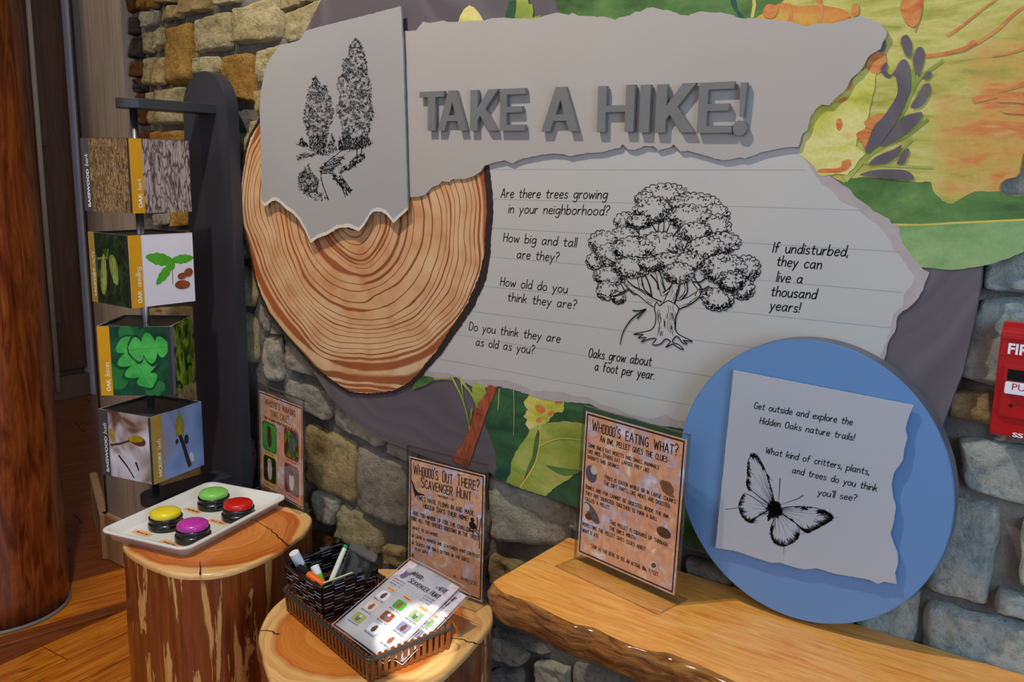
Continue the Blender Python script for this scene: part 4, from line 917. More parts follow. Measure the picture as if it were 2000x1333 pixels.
# round blue disc and its torn note
YD = 1.330
dc = Vector((-.4075, -.467+1.22)); drx, drz = .2125, .2262
disc = thing('blue_disc_sign', 'large round blue disc sign leaning low at the right of the mural', 'sign', (dc.x, YD, dc.y-drz))
pts = [(dc.x+drx*math.cos(2*PI*i/128), dc.y+drz*math.sin(2*PI*i/128)) for i in range(128)]
slab('disc', pts, YD, YD+.03, [BLUE], disc, .0015)
bm = bmesh.new()
for i in range(128):
    a, b = pts[i], pts[(i+1) % 128]; k = 1.0006
    f = lambda p: (dc.x+(p[0]-dc.x)*k, dc.y+(p[1]-dc.y)*k)
    A_, B_ = f(a), f(b); add_poly(bm, [(A_[0], YD+.002, A_[1]), (B_[0], YD+.002, B_[1]), (B_[0], YD+.030, B_[1]), (A_[0], YD+.030, A_[1])])
bobj('rim', bm, BLUE_E, disc)
bm = bmesh.new(); add_tube(bm, [(dc.x, YD+.03, dc.y+.05), (dc.x, YM-.0045, dc.y+.05)], .02, 16); bobj('spacer', bm, STEEL, disc); bm = bmesh.new(); add_tube(bm, [(dc.x-.1, YD+.03, dc.y), (dc.x-.1, YM-.0045, dc.y)], .02, 16); bobj('spacer', bm, STEEL, disc)
YN = YD-.0095
note = thing('torn_note', 'torn-edged pale note with a butterfly drawing mounted on the blue disc', 'sign', (dc.x, YN, dc.y))
no = "1432.5,724 1784,792.5 1775,814 1768,838 1772,857 1765,879 1763,900 1746,924 1740.6,947 1744,973 1749,990 1746,1017 1739,1045 1746,1066 1752.7,1083 1752.7,1104 1747.5,1121 1751,1141.7 1727,1136.5 1714.7,1141.7 1697.5,1133 1677,1129.6 1646,1124 1621.5,1119 1594,1110.6 1570,1113 1545.6,1107 1525,1100 1504,1099.6 1483.5,1093 1449,1081 1432,1076 1397,1071"
slab('sheet', rough(PP(no, YN), .0002, .004, 31), YN, YN+.004, PAPER_N, note)
for q in ((1470, 780), (1700, 830), (1450, 1040), (1700, 1090)):
    p = at3(*q, YN); bm = bmesh.new(); add_tube(bm, [(p.x, YN+.004, p.z), (p.x, YD, p.z)], .005, 10); bobj('stand_off', bm, STEEL, note)
for t in [("Get outside and explore the", 1472, 798, 1664, 831), ("Hidden Oaks nature trails!", 1483.5, 827.5, 1667, 861), ("What kind of critters, plants,", 1494.6, 886, 1697, 928), ("and trees do you think", 1546.7, 924, 1712, 960.5), ("you'll see?", 1596.7, 967.4, 1671, 979.5)]:
    writing('lettering', [t], YN-.0003, note, .0104, .0013)
def c5(x, y): return (1380+x/2.898, 700+y/2.898)
bf = bmesh.new(); rr = random.Random(8); Yb = YN-.0004
W4 = ["255,540 285,548 318,605 340,655 362,720 378,780 385,830 350,818 300,788 255,750 240,740 225,708 234,655 231,600 245,560", "350,858 320,835 290,805 240,775 208,772 182,835 200,890 240,930 266,915 300,890 340,868",
      "418,852 500,840 600,845 680,870 716,905 640,955 572,986 540,965 480,915 420,872", "400,885 370,950 366,1012 392,1052 440,1066 500,1035 526,988 505,935 440,890"]
for s in W4:
    P = smooth2(LP(s), 4); add_ribbon(bf, [at3(*c5(*p), Yb) for p in P+P[:1]], .0009, NY)
    hub = Vector((390, 858))
    for i in range(0, len(P), 3):
        q = Vector(P[i]); e = hub.lerp(q, rr.uniform(.5, .8)); add_ribbon(bf, [at3(*c5(*hub.lerp(q, .1)), Yb), at3(*c5(*(hub.lerp(e, .6)+Vector((rr.uniform(-4, 4), rr.uniform(-4, 4))))), Yb), at3(*c5(*e), Yb)], .0006, NY, .0002)
def margin(s, n, sz):
    P = smooth2(LP(s), 8, False); hub = Vector((390, 858))
    for _ in range(n):
        p = Vector(rr.choice(P)); d = (hub-p).normalized(); a = math.atan2(d.y, d.x)+rr.gauss(0, .35); l = sz*abs(rr.gauss(.4, .5)); p += Vector((rr.gauss(0, 2.5), rr.gauss(0, 2.5)))
        add_ribbon(bf, [at3(*c5(*p), Yb), at3(*c5(p.x+l*math.cos(a), p.y+l*math.sin(a)), Yb)], .0014*rr.uniform(.5, 1.4), NY, .0003)
for s, n, z in (("250,548 275,552 300,585 322,620", 130, 26), ("240,590 232,640 238,660", 90, 24), ("234,690 228,715 240,742", 90, 22), ("345,660 352,678", 40, 22), ("352,700 368,760 380,830", 60, 8), ("208,778 190,810 184,835", 60, 18), ("186,850 200,892 240,928 262,915", 170, 24), ("265,912 300,888 335,868", 40, 10),
                ("655,868 690,880 714,905 690,925 655,945", 240, 40), ("640,955 600,975 572,985 550,972", 170, 30), ("552,848 570,856", 40, 26), ("650,872 640,868", 30, 24), ("480,915 540,965", 60, 6), ("370,960 368,1012 390,1048", 110, 26), ("390,1048 440,1062 500,1035 522,1000", 190, 28), ("420,850 500,842 600,846", 60, 6)): margin(s, n, z)
dabs(bf, "365,818 385,812 400,830 412,850 430,868 410,890 385,895 362,880 348,858", 260, 12, None, c5, Yb, None, .0022)
dabs(bf, "392,820 408,815 418,828 412,840 398,842", 50, 7, None, c5, Yb, None, .002); dabs(bf, "360,870 380,880 365,908 350,912 348,900", 50, 8, None, c5, Yb, None, .002)
for s, a, b in (("405,820 412,760 416,680", .0004, .0012), ("416,832 470,812 520,795 548,776", .0004, .0012), ("108,857 150,852 182,846", .0006, .0008), ("440,1062 438,1085 436,1112", .0008, .0003), ("712,905 742,903", .0008, .0003)):
    add_ribbon(bf, [at3(*c5(*p), Yb) for p in LP(s)], a, NY, b)
bobj('butterfly_drawing', bf, INK, note)

# ================================================================== CUBE STAND
PX0, PX1, PY0, PY1 = -2.000, -1.822, 1.334, 1.366
st = thing('cube_stand', 'tall round-topped charcoal post with two arms that hold the spinning picture cubes', 'display stand', ((PX0+PX1)/2, PY1, 0))
pr_ = (PX1-PX0)/2; pc = (PX0+PX1)/2; zt = 1.440-pr_*1.02
pts = [(PX0, .0), (PX1, .0)]+[(pc+pr_*math.cos(PI*i/28), zt+pr_*1.05*math.sin(PI*i/28)) for i in range(29)]
slab('post', pts, PY0, PY1, DARKM, st, .002)
poleX, poleY = -1.900, 1.143
def arm(z0, z1):
    bm = bmesh.new(); r = .036; P = [(poleX+r, PY0+.001), (poleX-r, PY0+.001)]+[(poleX+r*math.cos(PI+PI*i/14), poleY+r*math.sin(PI+PI*i/14)) for i in range(15)]
    a = [bm.verts.new((x, y, z0)) for x, y in P]; b = [bm.verts.new((x, y, z1)) for x, y in P]
    bm.faces.new(a[::-1]); bm.faces.new(b)
    for i in range(len(P)): bm.faces.new((a[i], a[(i+1) % len(P)], b[(i+1) % len(P)], b[i]))
    bmesh.ops.recalc_face_normals(bm, faces=bm.faces)
    bmesh.ops.bevel(bm, geom=[e for e in bm.edges if abs(e.verts[0].co.z-e.verts[1].co.z) < 1e-6], offset=.0012, segments=1, affect='EDGES')
    return bobj('arm', bm, DARKM, st)
arm(1.342, 1.364); arm(.412, .437)
bm = bmesh.new(); add_tube(bm, [(poleX, poleY, .437), (poleX, poleY, 1.342)], .0085, 20); bobj('pole', bm, STEEL, st, False)
cs = .160
BODY = flat('cube_shell', C(50, 48, 46), .45)
CEDGE = flat('cube_white_edge', C(190, 188, 180), .5)
STRIP_G = flat('strip_charcoal', C(74, 72, 78), .4); STRIP_Y = flat('strip_amber', C(214, 156, 10), .4); STRIP_T = flat('strip_ochre', C(172, 140, 62), .4); STRIP_V = flat('strip_lilac_grey', C(128, 128, 160), .4)
def bark_print(name, stops, sc, dk, dist=.9):
    mt, nt, p = base_mat(name, .4, 0, .4); v = coords(nt, sc); n = noise(nt, v, 3, 6, .65, dist)
    vo = nt.nodes.new('ShaderNodeTexVoronoi'); vo.feature = 'DISTANCE_TO_EDGE'; vo.inputs['Scale'].default_value = 3
    wv = nt.nodes.new('ShaderNodeVectorMath'); wv.operation = 'ADD'; nt.links.new(v, wv.inputs[0])
    nn_ = nt.nodes.new('ShaderNodeTexNoise'); nn_.inputs['Scale'].default_value = 3; nt.links.new(v, nn_.inputs['Vector']); nt.links.new(nn_.outputs['Color'], wv.inputs[1]); nt.links.new(wv.outputs[0], vo.inputs['Vector'])
    col = mix(nt, 1, ramp(nt, n, stops), ramp(nt, vo.outputs['Distance'], [(0, dk), (.16, (1, 1, 1, 1))]), 'MULTIPLY')
    nt.links.new(col, p.inputs['Base Color']); return mt
BARK1 = bark_print('basswood_bark_print', [(.3, C(70, 52, 34)), (.45, C(140, 112, 78)), (.6, C(176, 146, 100)), (.75, C(120, 90, 60))], (55, 55, 14), (.16, .12, .08, 1), .6)
BARK2 = bark_print('oak_bark_print', [(.3, C(110, 90, 84)), (.45, C(168, 152, 148)), (.6, C(184, 168, 166)), (.72, C(150, 104, 64)), (.8, C(140, 130, 130))], (22, 22, 6), (.10, .08, .07, 1), 1.1)
DKG = noisy('dark_foliage_print', [(.35, C(14, 24, 12)), (.55, C(34, 52, 26)), (.75, C(70, 96, 50))], ns=28, dist=1.5, rough=.4)
DKG2 = noisy('deep_green_print', [(.35, C(10, 50, 34)), (.6, C(22, 84, 52)), (.8, C(30, 104, 60))], ns=16, dist=1, rough=.4)
MOSS = noisy('moss_print', [(.36, C(18, 34, 12)), (.46, C(60, 92, 24)), (.55, C(140, 176, 44)), (.7, C(166, 192, 60))], scale=(1, 1, .6), ns=26, dist=1.4, rough=.4)
WHP = flat('white_print', C(226, 226, 236), .4, var=.01)
BLUR = noisy('blurred_twigs_print', [(.36, C(120, 86, 62)), (.46, C(176, 160, 158)), (.56, C(206, 204, 214)), (.7, C(226, 226, 236))], ns=13, detail=2, rough=.4, dist=.6)
SKYB = noisy('blue_blur_print', [(.35, C(96, 120, 170)), (.5, C(126, 152, 206)), (.65, C(140, 140, 150))], ns=7, detail=1, rough=.4)
LEAFG = noisy('bright_leaf_print', [(.35, C(36, 150, 56)), (.65, C(86, 196, 92))], ns=20, rough=.4)
LEAFS = flat('seedling_leaf_print', C(74, 170, 40), .4, var=.15, vs=60); NUT = flat('acorn_print', C(140, 70, 30), .4, var=.35, vs=90)
HULL = flat('hickory_hull_print', C(132, 146, 60), .4, var=.35, vs=90); BUDY = flat('bud_print', C(176, 146, 30), .4, var=.3, vs=80); TWIG = flat('twig_print', C(96, 52, 34), .4); CATK = flat('dark_bud_print', C(44, 34, 40), .4); SILV = flat('silver_bud_print', C(190, 196, 214), .4)
LVW = flat('strip_lettering', C(244, 240, 230), .5)
def lobed(cx, cy, L, ang, nl=4, wd=.46, dp=.45):
    P = []
    for sgn in (1, -1):
        q = []
        for i in range(nl*8+1):
            t = i/(nl*8); w_ = wd*math.sin(PI*(t*.86+.10))**.8*(1-dp+dp*abs(math.sin(PI*nl*t))**.7)
            q.append((t, sgn*w_))
        P += q if sgn > 0 else q[::-1]
    c, s = math.cos(ang), math.sin(ang)
    return [(cx+L*(x*c-y*s), cy+L*(x*s+y*c)) for x, y in P]
def oval(cx, cy, rx, ry, a=0, n=20, pt=0):
    c, s = math.cos(a), math.sin(a); out = []
    for i in range(n):
        t = 2*PI*i/n; x, y = rx*math.cos(t), ry*math.sin(t)*(1-pt*math.cos(t))
        out.append((cx+x*c-y*s, cy+x*s+y*c))
    return out
def cube(ztop, ang, label, left, right, zl):
    zc = zl-cs
    root = thing('picture_cube', label, 'cube', (poleX, poleY, zc), 'picture cubes on the charcoal stand')
    bm = bmesh.new(); c4 = [Vector((poleX+cs/2**.5*math.cos(ang+k*PI/2), poleY+cs/2**.5*math.sin(ang+k*PI/2), 0)) for k in (-1, 0, 1, 2)]
    h = cs/2-.001; Rz = Matrix.Rotation(ang-PI/4, 3, 'Z')
    # hollow shell: four walls, a recessed lid and floor
    for k in range(4):
        a, b = c4[k], c4[(k+1) % 4]; mid = (a+b)/2; dr = (b-a).normalized(); inn = (Vector((poleX, poleY, 0))-mid).normalized()
        c = mid+inn*.0025; c.z = zc+cs/2
        w_ = Matrix.Rotation(math.atan2(dr.y, dr.x), 3, 'Z'); g = add_box(bm, c, ((b-a).length-.0051 if k % 2 else (b-a).length, .005, cs), w_)
    bobj('shell', bm, BODY, root)
    for zz in (zl-.006, zc+.006):
        bm = bmesh.new(); add_box(bm, (poleX, poleY, zz), (cs-.0102, cs-.0102, .004), Rz); bobj('lid', bm, DARKM, root)
    bm = bmesh.new(); up = Vector((0, 0, 1))
    for k in range(4):
        a, b = c4[k].copy(), c4[(k+1) % 4].copy(); a.z = b.z = zl+.0003; add_ribbon(bm, [a, b], .0016, up)
    bobj('edge_line', bm, CEDGE, root)['kind'] = 'stuff'
    for k, face in ((0, left), (1, right)):
        a, b = c4[k].copy(), c4[k+1].copy(); a.z = b.z = zc; u = (b-a); nrm = Vector((u.y, -u.x, 0)).normalized()
        if nrm.dot(Vector((a+b)/2-Vector((poleX, poleY, zc)))) < 0: nrm = -nrm
        off = [0.0002]
        def pl(pts, mat, name='print', pic=False, d=.00012):
            # pts in 0..1 face units (x right, y up)
            bmm = bmesh.new(); off[0] += d
            L = [a+u*min(max(x, 0.0), 1.0)+up*cs*min(max(y, 0.0), 1.0)+nrm*off[0] for x, y in pts]
            add_poly(bmm, L); return bobj(name, bmm, mat, root)
        def rib(P, w0, w1, mat, name='print'):
            bmm = bmesh.new(); off[0] += .00012; add_ribbon(bmm, [a+u*x+up*cs*y+nrm*off[0] for x, y in P], w0*cs, nrm, w1*cs); return bobj(name, bmm, mat, root)
        smat, words, fn, bgm, sw = face
        pl([(0, 0), (1, 0), (1, 1), (0, 1)], bgm, 'picture'); fn(pl, rib)
        pl([(0, 0), (sw, 0), (sw, 1), (0, 1)], smat, 'strip')
        if words:
            big, small, y0, y1, ys = words
            o0 = a+u*(sw*.80)+up*cs*y0+nrm*(off[0]+.0002)
            sans_obj('lettering', big, o0, up, -u, .062*cs*(sw/.2), LVW, root, (y1-y0)*cs, .03)
            bmm = bmesh.new(); p0 = a+u*(sw*.80)+up*cs*(y1+.04)+nrm*(off[0]+.0002); pen_text(bmm, small, p0, p0+up*cs*(ys-y1-.04), .068*cs, nrm, .0012, up=-u, slant=.2); bobj('lettering', bmm, LVW, root)
        if k == 0: pl([(.965, 0), (1, 0), (1, 1), (.965, 1)], BODY, 'edge_strip')
def none(pl, rib): pass
def hick(pl, rib):
    pl(oval(.34, .42, .30, .085, 1.45, pt=.2), HULL); pl(oval(.62, .50, .22, .10, -1.35, pt=.2), HULL); rib([(.1, .62), (.45, .66), (.5, .78)], .03, .02, HULL)
    for x0, y0, x1, y1 in ((.31, .2, .37, .66), (.35, .2, .40, .62), (.60, .32, .62, .66), (.66, .32, .64, .66)): rib([(x0, y0), (x1, y1)], .014, .008, flat('hull_line', C(214, 220, 150), .5) if 'hull_line' not in MATS else MATS['hull_line'])
    rib([(.05, .98), (.2, .6), (.16, .3)], .06, .02, flat('soft_stem', C(66, 92, 60), .5))
def seed_(pl, rib):
    pl(lobed(.66, .60, .42, 2.9, 4, .22, .18), LEAFS); pl(lobed(.66, .62, .34, .05, 4, .20, .15), LEAFS); pl(lobed(.64, .56, .36, 3.95, 4, .20, .18), LEAFS)
    rib([(.655, .62), (.65, .5), (.645, .28)], .012, .008, TWIG); pl(oval(.66, .55, .035, .06), LEAFS)
    for c_ in ((.80, .26, .125, .065, -.05), (.80, .385, .075, .048, .1), (.905, .43, .075, .062, .3)): pl(oval(*c_), NUT)
def oakl(pl, rib):
    for c_ in ((.95, .80, .3, 2.4), (.30, .95, .4, -.3), (.30, .1, .4, 2.0), (.62, .05, .3, .4)): pl(lobed(*c_, 3, .42), DKG2 if c_[0] > .9 else MATS.get('leaf_mid') or flat('leaf_mid', C(34, 116, 54), .4, var=.2))
    pl(lobed(.34, .86, .86, -1.12, 4, .37, .6), DKG2); pl(lobed(.36, .84, .80, -1.12, 4, .34, .62), LEAFG)
    pl(lobed(.40, .66, .64, .12, 3, .43, .55), DKG2); pl(lobed(.42, .66, .58, .12, 3, .39, .58), LEAFG)
    rib([(.37, .80), (.50, .5), (.68, .12)], .008, .004, LEAFS); rib([(.43, .66), (.7, .69), (.98, .72)], .008, .004, LEAFS)
def bassb(pl, rib):
    rib([(.2, .48), (.4, .53), (.58, .60)], .035, .03, TWIG); pl(oval(.72, .62, .17, .075, -.05, pt=-.2), TWIG); pl(oval(.70, .64, .15, .05, .1), BUDY); pl(oval(.23, .64, .05, .10, .2), BUDY)
    rib([(.35, .34), (.5, .2), (.62, .05)], .03, .02, CATK); rib([(.68, .28), (.72, .18)], .04, .02, CATK)
def hickb(pl, rib):
    pl([(.50, .58)]+[(.50+.01*i, .60+.1*i) for i in range(0)]+[(.46, .62), (.45, .75), (.48, .86), (.53, .97), (.60, .86), (.635, .72), (.60, .58)], HULL); pl(oval(.55, .70, .05, .14, .05), BUDY)
    rib([(.54, .58), (.60, .42), (.66, .20), (.70, .08)], .06, .075, CATK); pl(oval(.66, .50, .045, .075), CATK); pl(oval(.75, .20, .04, .085, .3), SILV); pl(oval(.47, .52, .03, .04), CATK)
Zc = [.0552, -.1526, -.3587, -.5630]; An = [-.6605, -.7827, -.1007, -.5680]
cube(0, An[0], 'topmost picture cube, with basswood bark and oak bark photos', (STRIP_G, ('BASSWOOD', 'bark', .06, .58, .78), none, BARK1, .17), (STRIP_Y, ('OAK', 'bark', .07, .27, .46), none, BARK2, .20), 1.22+Zc[0])
cube(0, An[1], 'second picture cube from the top, with hickory nuts and an oak seedling on white', (STRIP_T, ('HICKORY', 'nuts', .10, .50, .72), hick, DKG, .16), (STRIP_Y, ('OAK', 'seedling', .06, .24, .56), seed_, WHP, .19), 1.22+Zc[1])
cube(0, An[2], 'third picture cube from the top, with bright green lobed oak leaves', (STRIP_Y, ('OAK', 'leaves', .06, .24, .48), oakl, DKG2, .17), (STRIP_V, None, none, MOSS, .14), 1.22+Zc[2])
cube(0, An[3], 'lowest picture cube, with basswood buds and a hickory bud on blue', (STRIP_G, ('BASSWOOD', 'buds', .06, .60, .80), bassb, BLUR, .17), (STRIP_T, ('HICKORY', 'buds', .09, .46, .64), hickb, SKYB, .19), 1.22+Zc[3])

# ================================================================== BENCH
ZB = .52
front_px = "953,1148 982,1161 1035,1180 1077,1201 1119,1222 1156,1229 1192,1247 1237,1265 1273,1275 1330,1290 1398,1318"
FT = [FZ(*map(float, q.split(',')), ZB) for q in front_px.split()]
FT = [(p.x, p.y) for p in FT]; FT[0] = (-.868, FT[0][1]+.006)
FT += [(-.52, 1.118), (-.40, 1.105), (-.25, 1.112), (-.1, 1.10), (.05, 1.108), (.2, 1.10), (.4, 1.105), (.56, 1.10)]
FT = sorted(FT)
def fy(x):
    for a, b in zip(FT, FT[1:]):
        if a[0] <= x <= b[0]: return a[1]+(b[1]-a[1])*(x-a[0])/(b[0]-a[0])
    return FT[-1][1]
bm = bmesh.new(); rows = []; nx = 150
for i in range(nx+1):
    x = -.868+(1.43)*i/nx; y0 = fy(x); n_ = lambda s, q: mnoise.fractal(Vector((x*s, q*3.1, 7)), 1, 2, 4)
    endr = .010*max(0, 1-i/4)**2
    prof = [(1.386, ZB), (1.30, ZB), (1.22, ZB), (y0+.03+n_(9, 1)*.004, ZB), (y0+.006+n_(14, 2)*.004+endr, ZB-.001)]
    for k in range(1, 9):
        t = k/8; yy = y0-.012*math.sin(PI*min(t*1.1, 1))+.012*t+mnoise.fractal(Vector((x*22, t*3, 3)), 1, 2, 4)*.007+endr
        prof.append((yy, ZB-.004-.058*t))
    prof += [(y0+.03, ZB-.066), (1.386, ZB-.066)]
    rows.append([bm.verts.new((x, y, z)) for y, z in prof])
K = len(rows[0])
for a, b in zip(rows, rows[1:]):
    for k in range(K):
        f = bm.faces.new((a[k], a[(k+1) % K], b[(k+1) % K], b[k])); f.material_index = 1 if 4 <= k <= 12 else 0; f.smooth = 4 <= k <= 12
bm.faces.new(rows[0]); bm.faces.new(rows[-1][::-1])
bench = bobj('bench_shelf', bm, [W_BENCH, W_LIVE]); tag(bench, 'thick oak bench slab with a rough live edge, running along the stone wall', 'bench')
for x in (-.45, .3):
    b = box('bracket', (x, 1.30, ZB-.068-.05), (.03, .16, .10), DARKM, bench, None, .003)

# ================================================================== STUMPS
def stump(name, label, outline, ztop, seed, cx, cy, rad, crk, bulge=.0):
    P = smooth2(outline, 6); n = len(P); bm = bmesh.new(); rings = []
    zs = [ztop-.0]+[ztop-.0025, ztop-.006, ztop-.012]+[ztop-.012-(ztop-.012)*i/26 for i in range(1, 27)]
    for j, z in enumerate(zs):
        ring = []; ins = (.006, .002, .0, .0)[j] if j < 4 else 0
        for i, p in enumerate(P):
            d = Vector((p[0]-cx, p[1]-cy)); L = d.length; d.normalize(); a = math.atan2(d.y, d.x)
            q = mnoise.fractal(Vector((math.cos(a)*3.2+seed, math.sin(a)*3.2, z*2.2)), 1, 2, 4)*.006*min(1, j/6)
            r = L-ins+q-.004*min(1, j/8)
            ring.append(bm.verts.new((cx+d.x*r, cy+d.y*r, z)))
        rings.append(ring)
    for j, (a, b) in enumerate(zip(rings, rings[1:])):
        for i in range(n):
            f = bm.faces.new((a[i], b[i], b[(i+1) % n], a[(i+1) % n])); f.smooth = True; f.material_index = 0 if j < 3 else 1
    bm.faces.new(rings[0]); bm.faces.new(rings[-1][::-1])
    o = bobj(name, bm, [stump_top(name+'_top', cx, cy, rad, seed, .90 if seed < 3 else .76), stump_side(name+'_side', seed)])
    tag(o, label, 'stump')
    bm = bmesh.new()
    for s in crk:
        Q = [FZ(*q, ztop+.0004) for q in smooth2(LP(s), 5, False)]; rr = random.Random(4)
        add_ribbon(bm, [p+Vector((rr.gauss(0, .0012), rr.gauss(0, .0012), 0)) for p in Q], .0012, Vector((0, 0, 1)), .0042)
    bobj('drying_crack', bm, flat('crack_dark_'+name, C(48, 26, 14), .9), o)['kind'] = 'stuff'
    return o
Z1, Z2 = .42, .38
def opx(s, z): return [(FZ(*map(float, q.split(',')), z).x, FZ(*map(float, q.split(',')), z).y) for q in s.split()]
out1 = opx("237,1062 262,1088 300,1107 330,1118 375,1124 435,1119 500,1098 540,1080 565,1062 596,1038 610,1015", Z1)+[(-1.56, 1.318), (-1.64, 1.308), (-1.72, 1.268), (-1.785, 1.19), (-1.80, 1.10), (-1.78, 1.02)]
stump('tree_stump', 'taller log stump at the left, carrying the white tray of coloured buttons', out1, Z1, 1.3, -1.61, 1.115, .2, ["495,1015 520,1030 540,1045 565,1068", "390,1098 392,1124"])
out2 = [(-.93, 1.206), (-.917, 1.161), (-.899, 1.085), (-.891, 1.02), (-.90, .95), (-.94, .885), (-1.01, .845), (-1.09, .845), (-1.17, .885), (-1.24, .928), (-1.30, .995), (-1.332, 1.075), (-1.33, 1.17), (-1.28, 1.262), (-1.20, 1.312), (-1.11, 1.322), (-1.0, 1.30), (-.95, 1.255)]
stump('tree_stump', 'shorter log stump in front of the bench, carrying the basket and scavenger hunt sheets', out2, Z2, 5.1, -1.11, 1.085, .235, ["862,1245 890,1248 925,1256 948,1262", "502,1232 520,1232 545,1240"])

# ================================================================== TRAY AND BUTTONS
ta, tb, tc, td = [FZ(*q, Z1+.024) for q in ((206, 1026), (424, 936), (550, 973), (347, 1088))]
ctr = (ta+tb+tc+td)/4; uu = ((tb-ta)+(tc-td)).normalized(); vv = Vector((uu.y, -uu.x, 0)); LU = ((tb-ta).length+(tc-td).length)/2; LV = abs(((td-ta)+(tc-tb)).dot(vv))/2
tray = thing('serving_tray', 'shallow white plastic tray on the left stump, holding four big coloured buttons', 'tray', (ctr.x, ctr.y, Z1))
def rrect(hu, hv, r, z, n=6):
    out = []
    for sx, sy, a0 in ((1, 1, 0), (-1, 1, PI/2), (-1, -1, PI), (1, -1, 1.5*PI)):
        for i in range(n+1):
            a = a0+PI/2*i/n; out.append(ctr*1+uu*(sx*(hu-r)+r*math.cos(a))+vv*(sy*(hv-r)+r*math.sin(a)))
    for p in out: p.z = z
    return out
bm = bmesh.new(); hu, hv = LU/2, LV/2
secs = [rrect(hu-.016, hv-.016, .016, Z1+.0005), rrect(hu-.008, hv-.008, .022, Z1+.018), rrect(hu, hv, .026, Z1+.0205), rrect(hu, hv, .026, Z1+.024), rrect(hu-.0035, hv-.0035, .024, Z1+.0255), rrect(hu-.010, hv-.010, .022, Z1+.024), rrect(hu-.018, hv-.018, .016, Z1+.0045), rrect(hu-.021, hv-.021, .014, Z1+.0035)]
rg = [[bm.verts.new(p) for p in s_] for s_ in secs]; n = len(rg[0])
for a, b in zip(rg, rg[1:]):
    for i in range(n): f = bm.faces.new((a[i], a[(i+1) % n], b[(i+1) % n], b[i])); f.smooth = True
bm.faces.new(rg[0][::-1]); bm.faces.new(rg[-1])
bobj('tray_body', bm, WHITEP, tray)
def ubutton(name, cx_, cy_, mat, lab):
    p = FZ(cx_, cy_, Z1+.042); root = thing('push_button', lab, 'button', (p.x, p.y, Z1+.0036), 'big buttons on the white tray')
    T = Matrix.Translation((p.x, p.y, Z1+.0036))
    bm = bmesh.new(); add_lathe(bm, [(0, 0), (.0368, 0), (.0380, .002), (.0380, .012), (.0365, .0145), (.0335, .015), (.0335, .0205), (.0362, .022), (.0362, .0265), (.0335, .028), (0, .028)], T, 48); bobj('base', bm, BLACKP, root)
    bm = bmesh.new(); add_lathe(bm, [(.0325, .026), (.0332, .033), (.0325, .0365), (.029, .0395), (.022, .0418), (.013, .043), (0, .0435)], T, 48); bobj('cap', bm, mat, root)
    return root
ubutton('b', 417, 960, GREEN, 'green push button, furthest back on the white tray'); ubutton('b', 465, 981, RED, 'red push button at the right of the white tray')
ubutton('b', 323, 998, YEL, 'yellow push button at the left of the white tray'); ubutton('b', 376, 1021, MAG, 'magenta push button at the front of the white tray')
def decal(cx_, cy_, lu, lv, ang, words):
    z = Z1+.0037; p = FZ(cx_, cy_, z); d = Vector((math.cos(ang), math.sin(ang), 0)); e = Vector((-d.y, d.x, 0))
    bm = bmesh.new(); add_poly(bm, [p+d*lu*math.copysign(abs(math.cos(t))**.6, math.cos(t))+e*lv*math.copysign(abs(math.sin(t))**.7, math.sin(t)) for t in [2*PI*i/28 for i in range(28)]]); dl = bobj('label', bm, TAGO, tray)
    bm = bmesh.new(); q = p+Vector((0, 0, .0002)); pen_text(bm, words, q-d*lu*.62-e*.0025, q+d*lu*.62-e*.0025, .006, Vector((0, 0, 1)), .0011, up=e, slant=.1); bobj('lettering', bm, POSTINK, dl)
aw = math.atan2(uu.y, uu.x)
dv = (FZ(950, 0, 0)-FZ(950, 1, 0)); la = (FZ(325, 1053, Z1)-FZ(258, 1032, Z1)); la = math.atan2(la.y, la.x)
decal(278, 1042, .029, .0105, la, "Barred Owl"); decal(331, 1062, .029, .0105, la, "Screech Owl"); decal(377, 998, .028, .010, la, "Great Horned Owl"); decal(424, 1020, .028, .010, la, "Barn Owl")

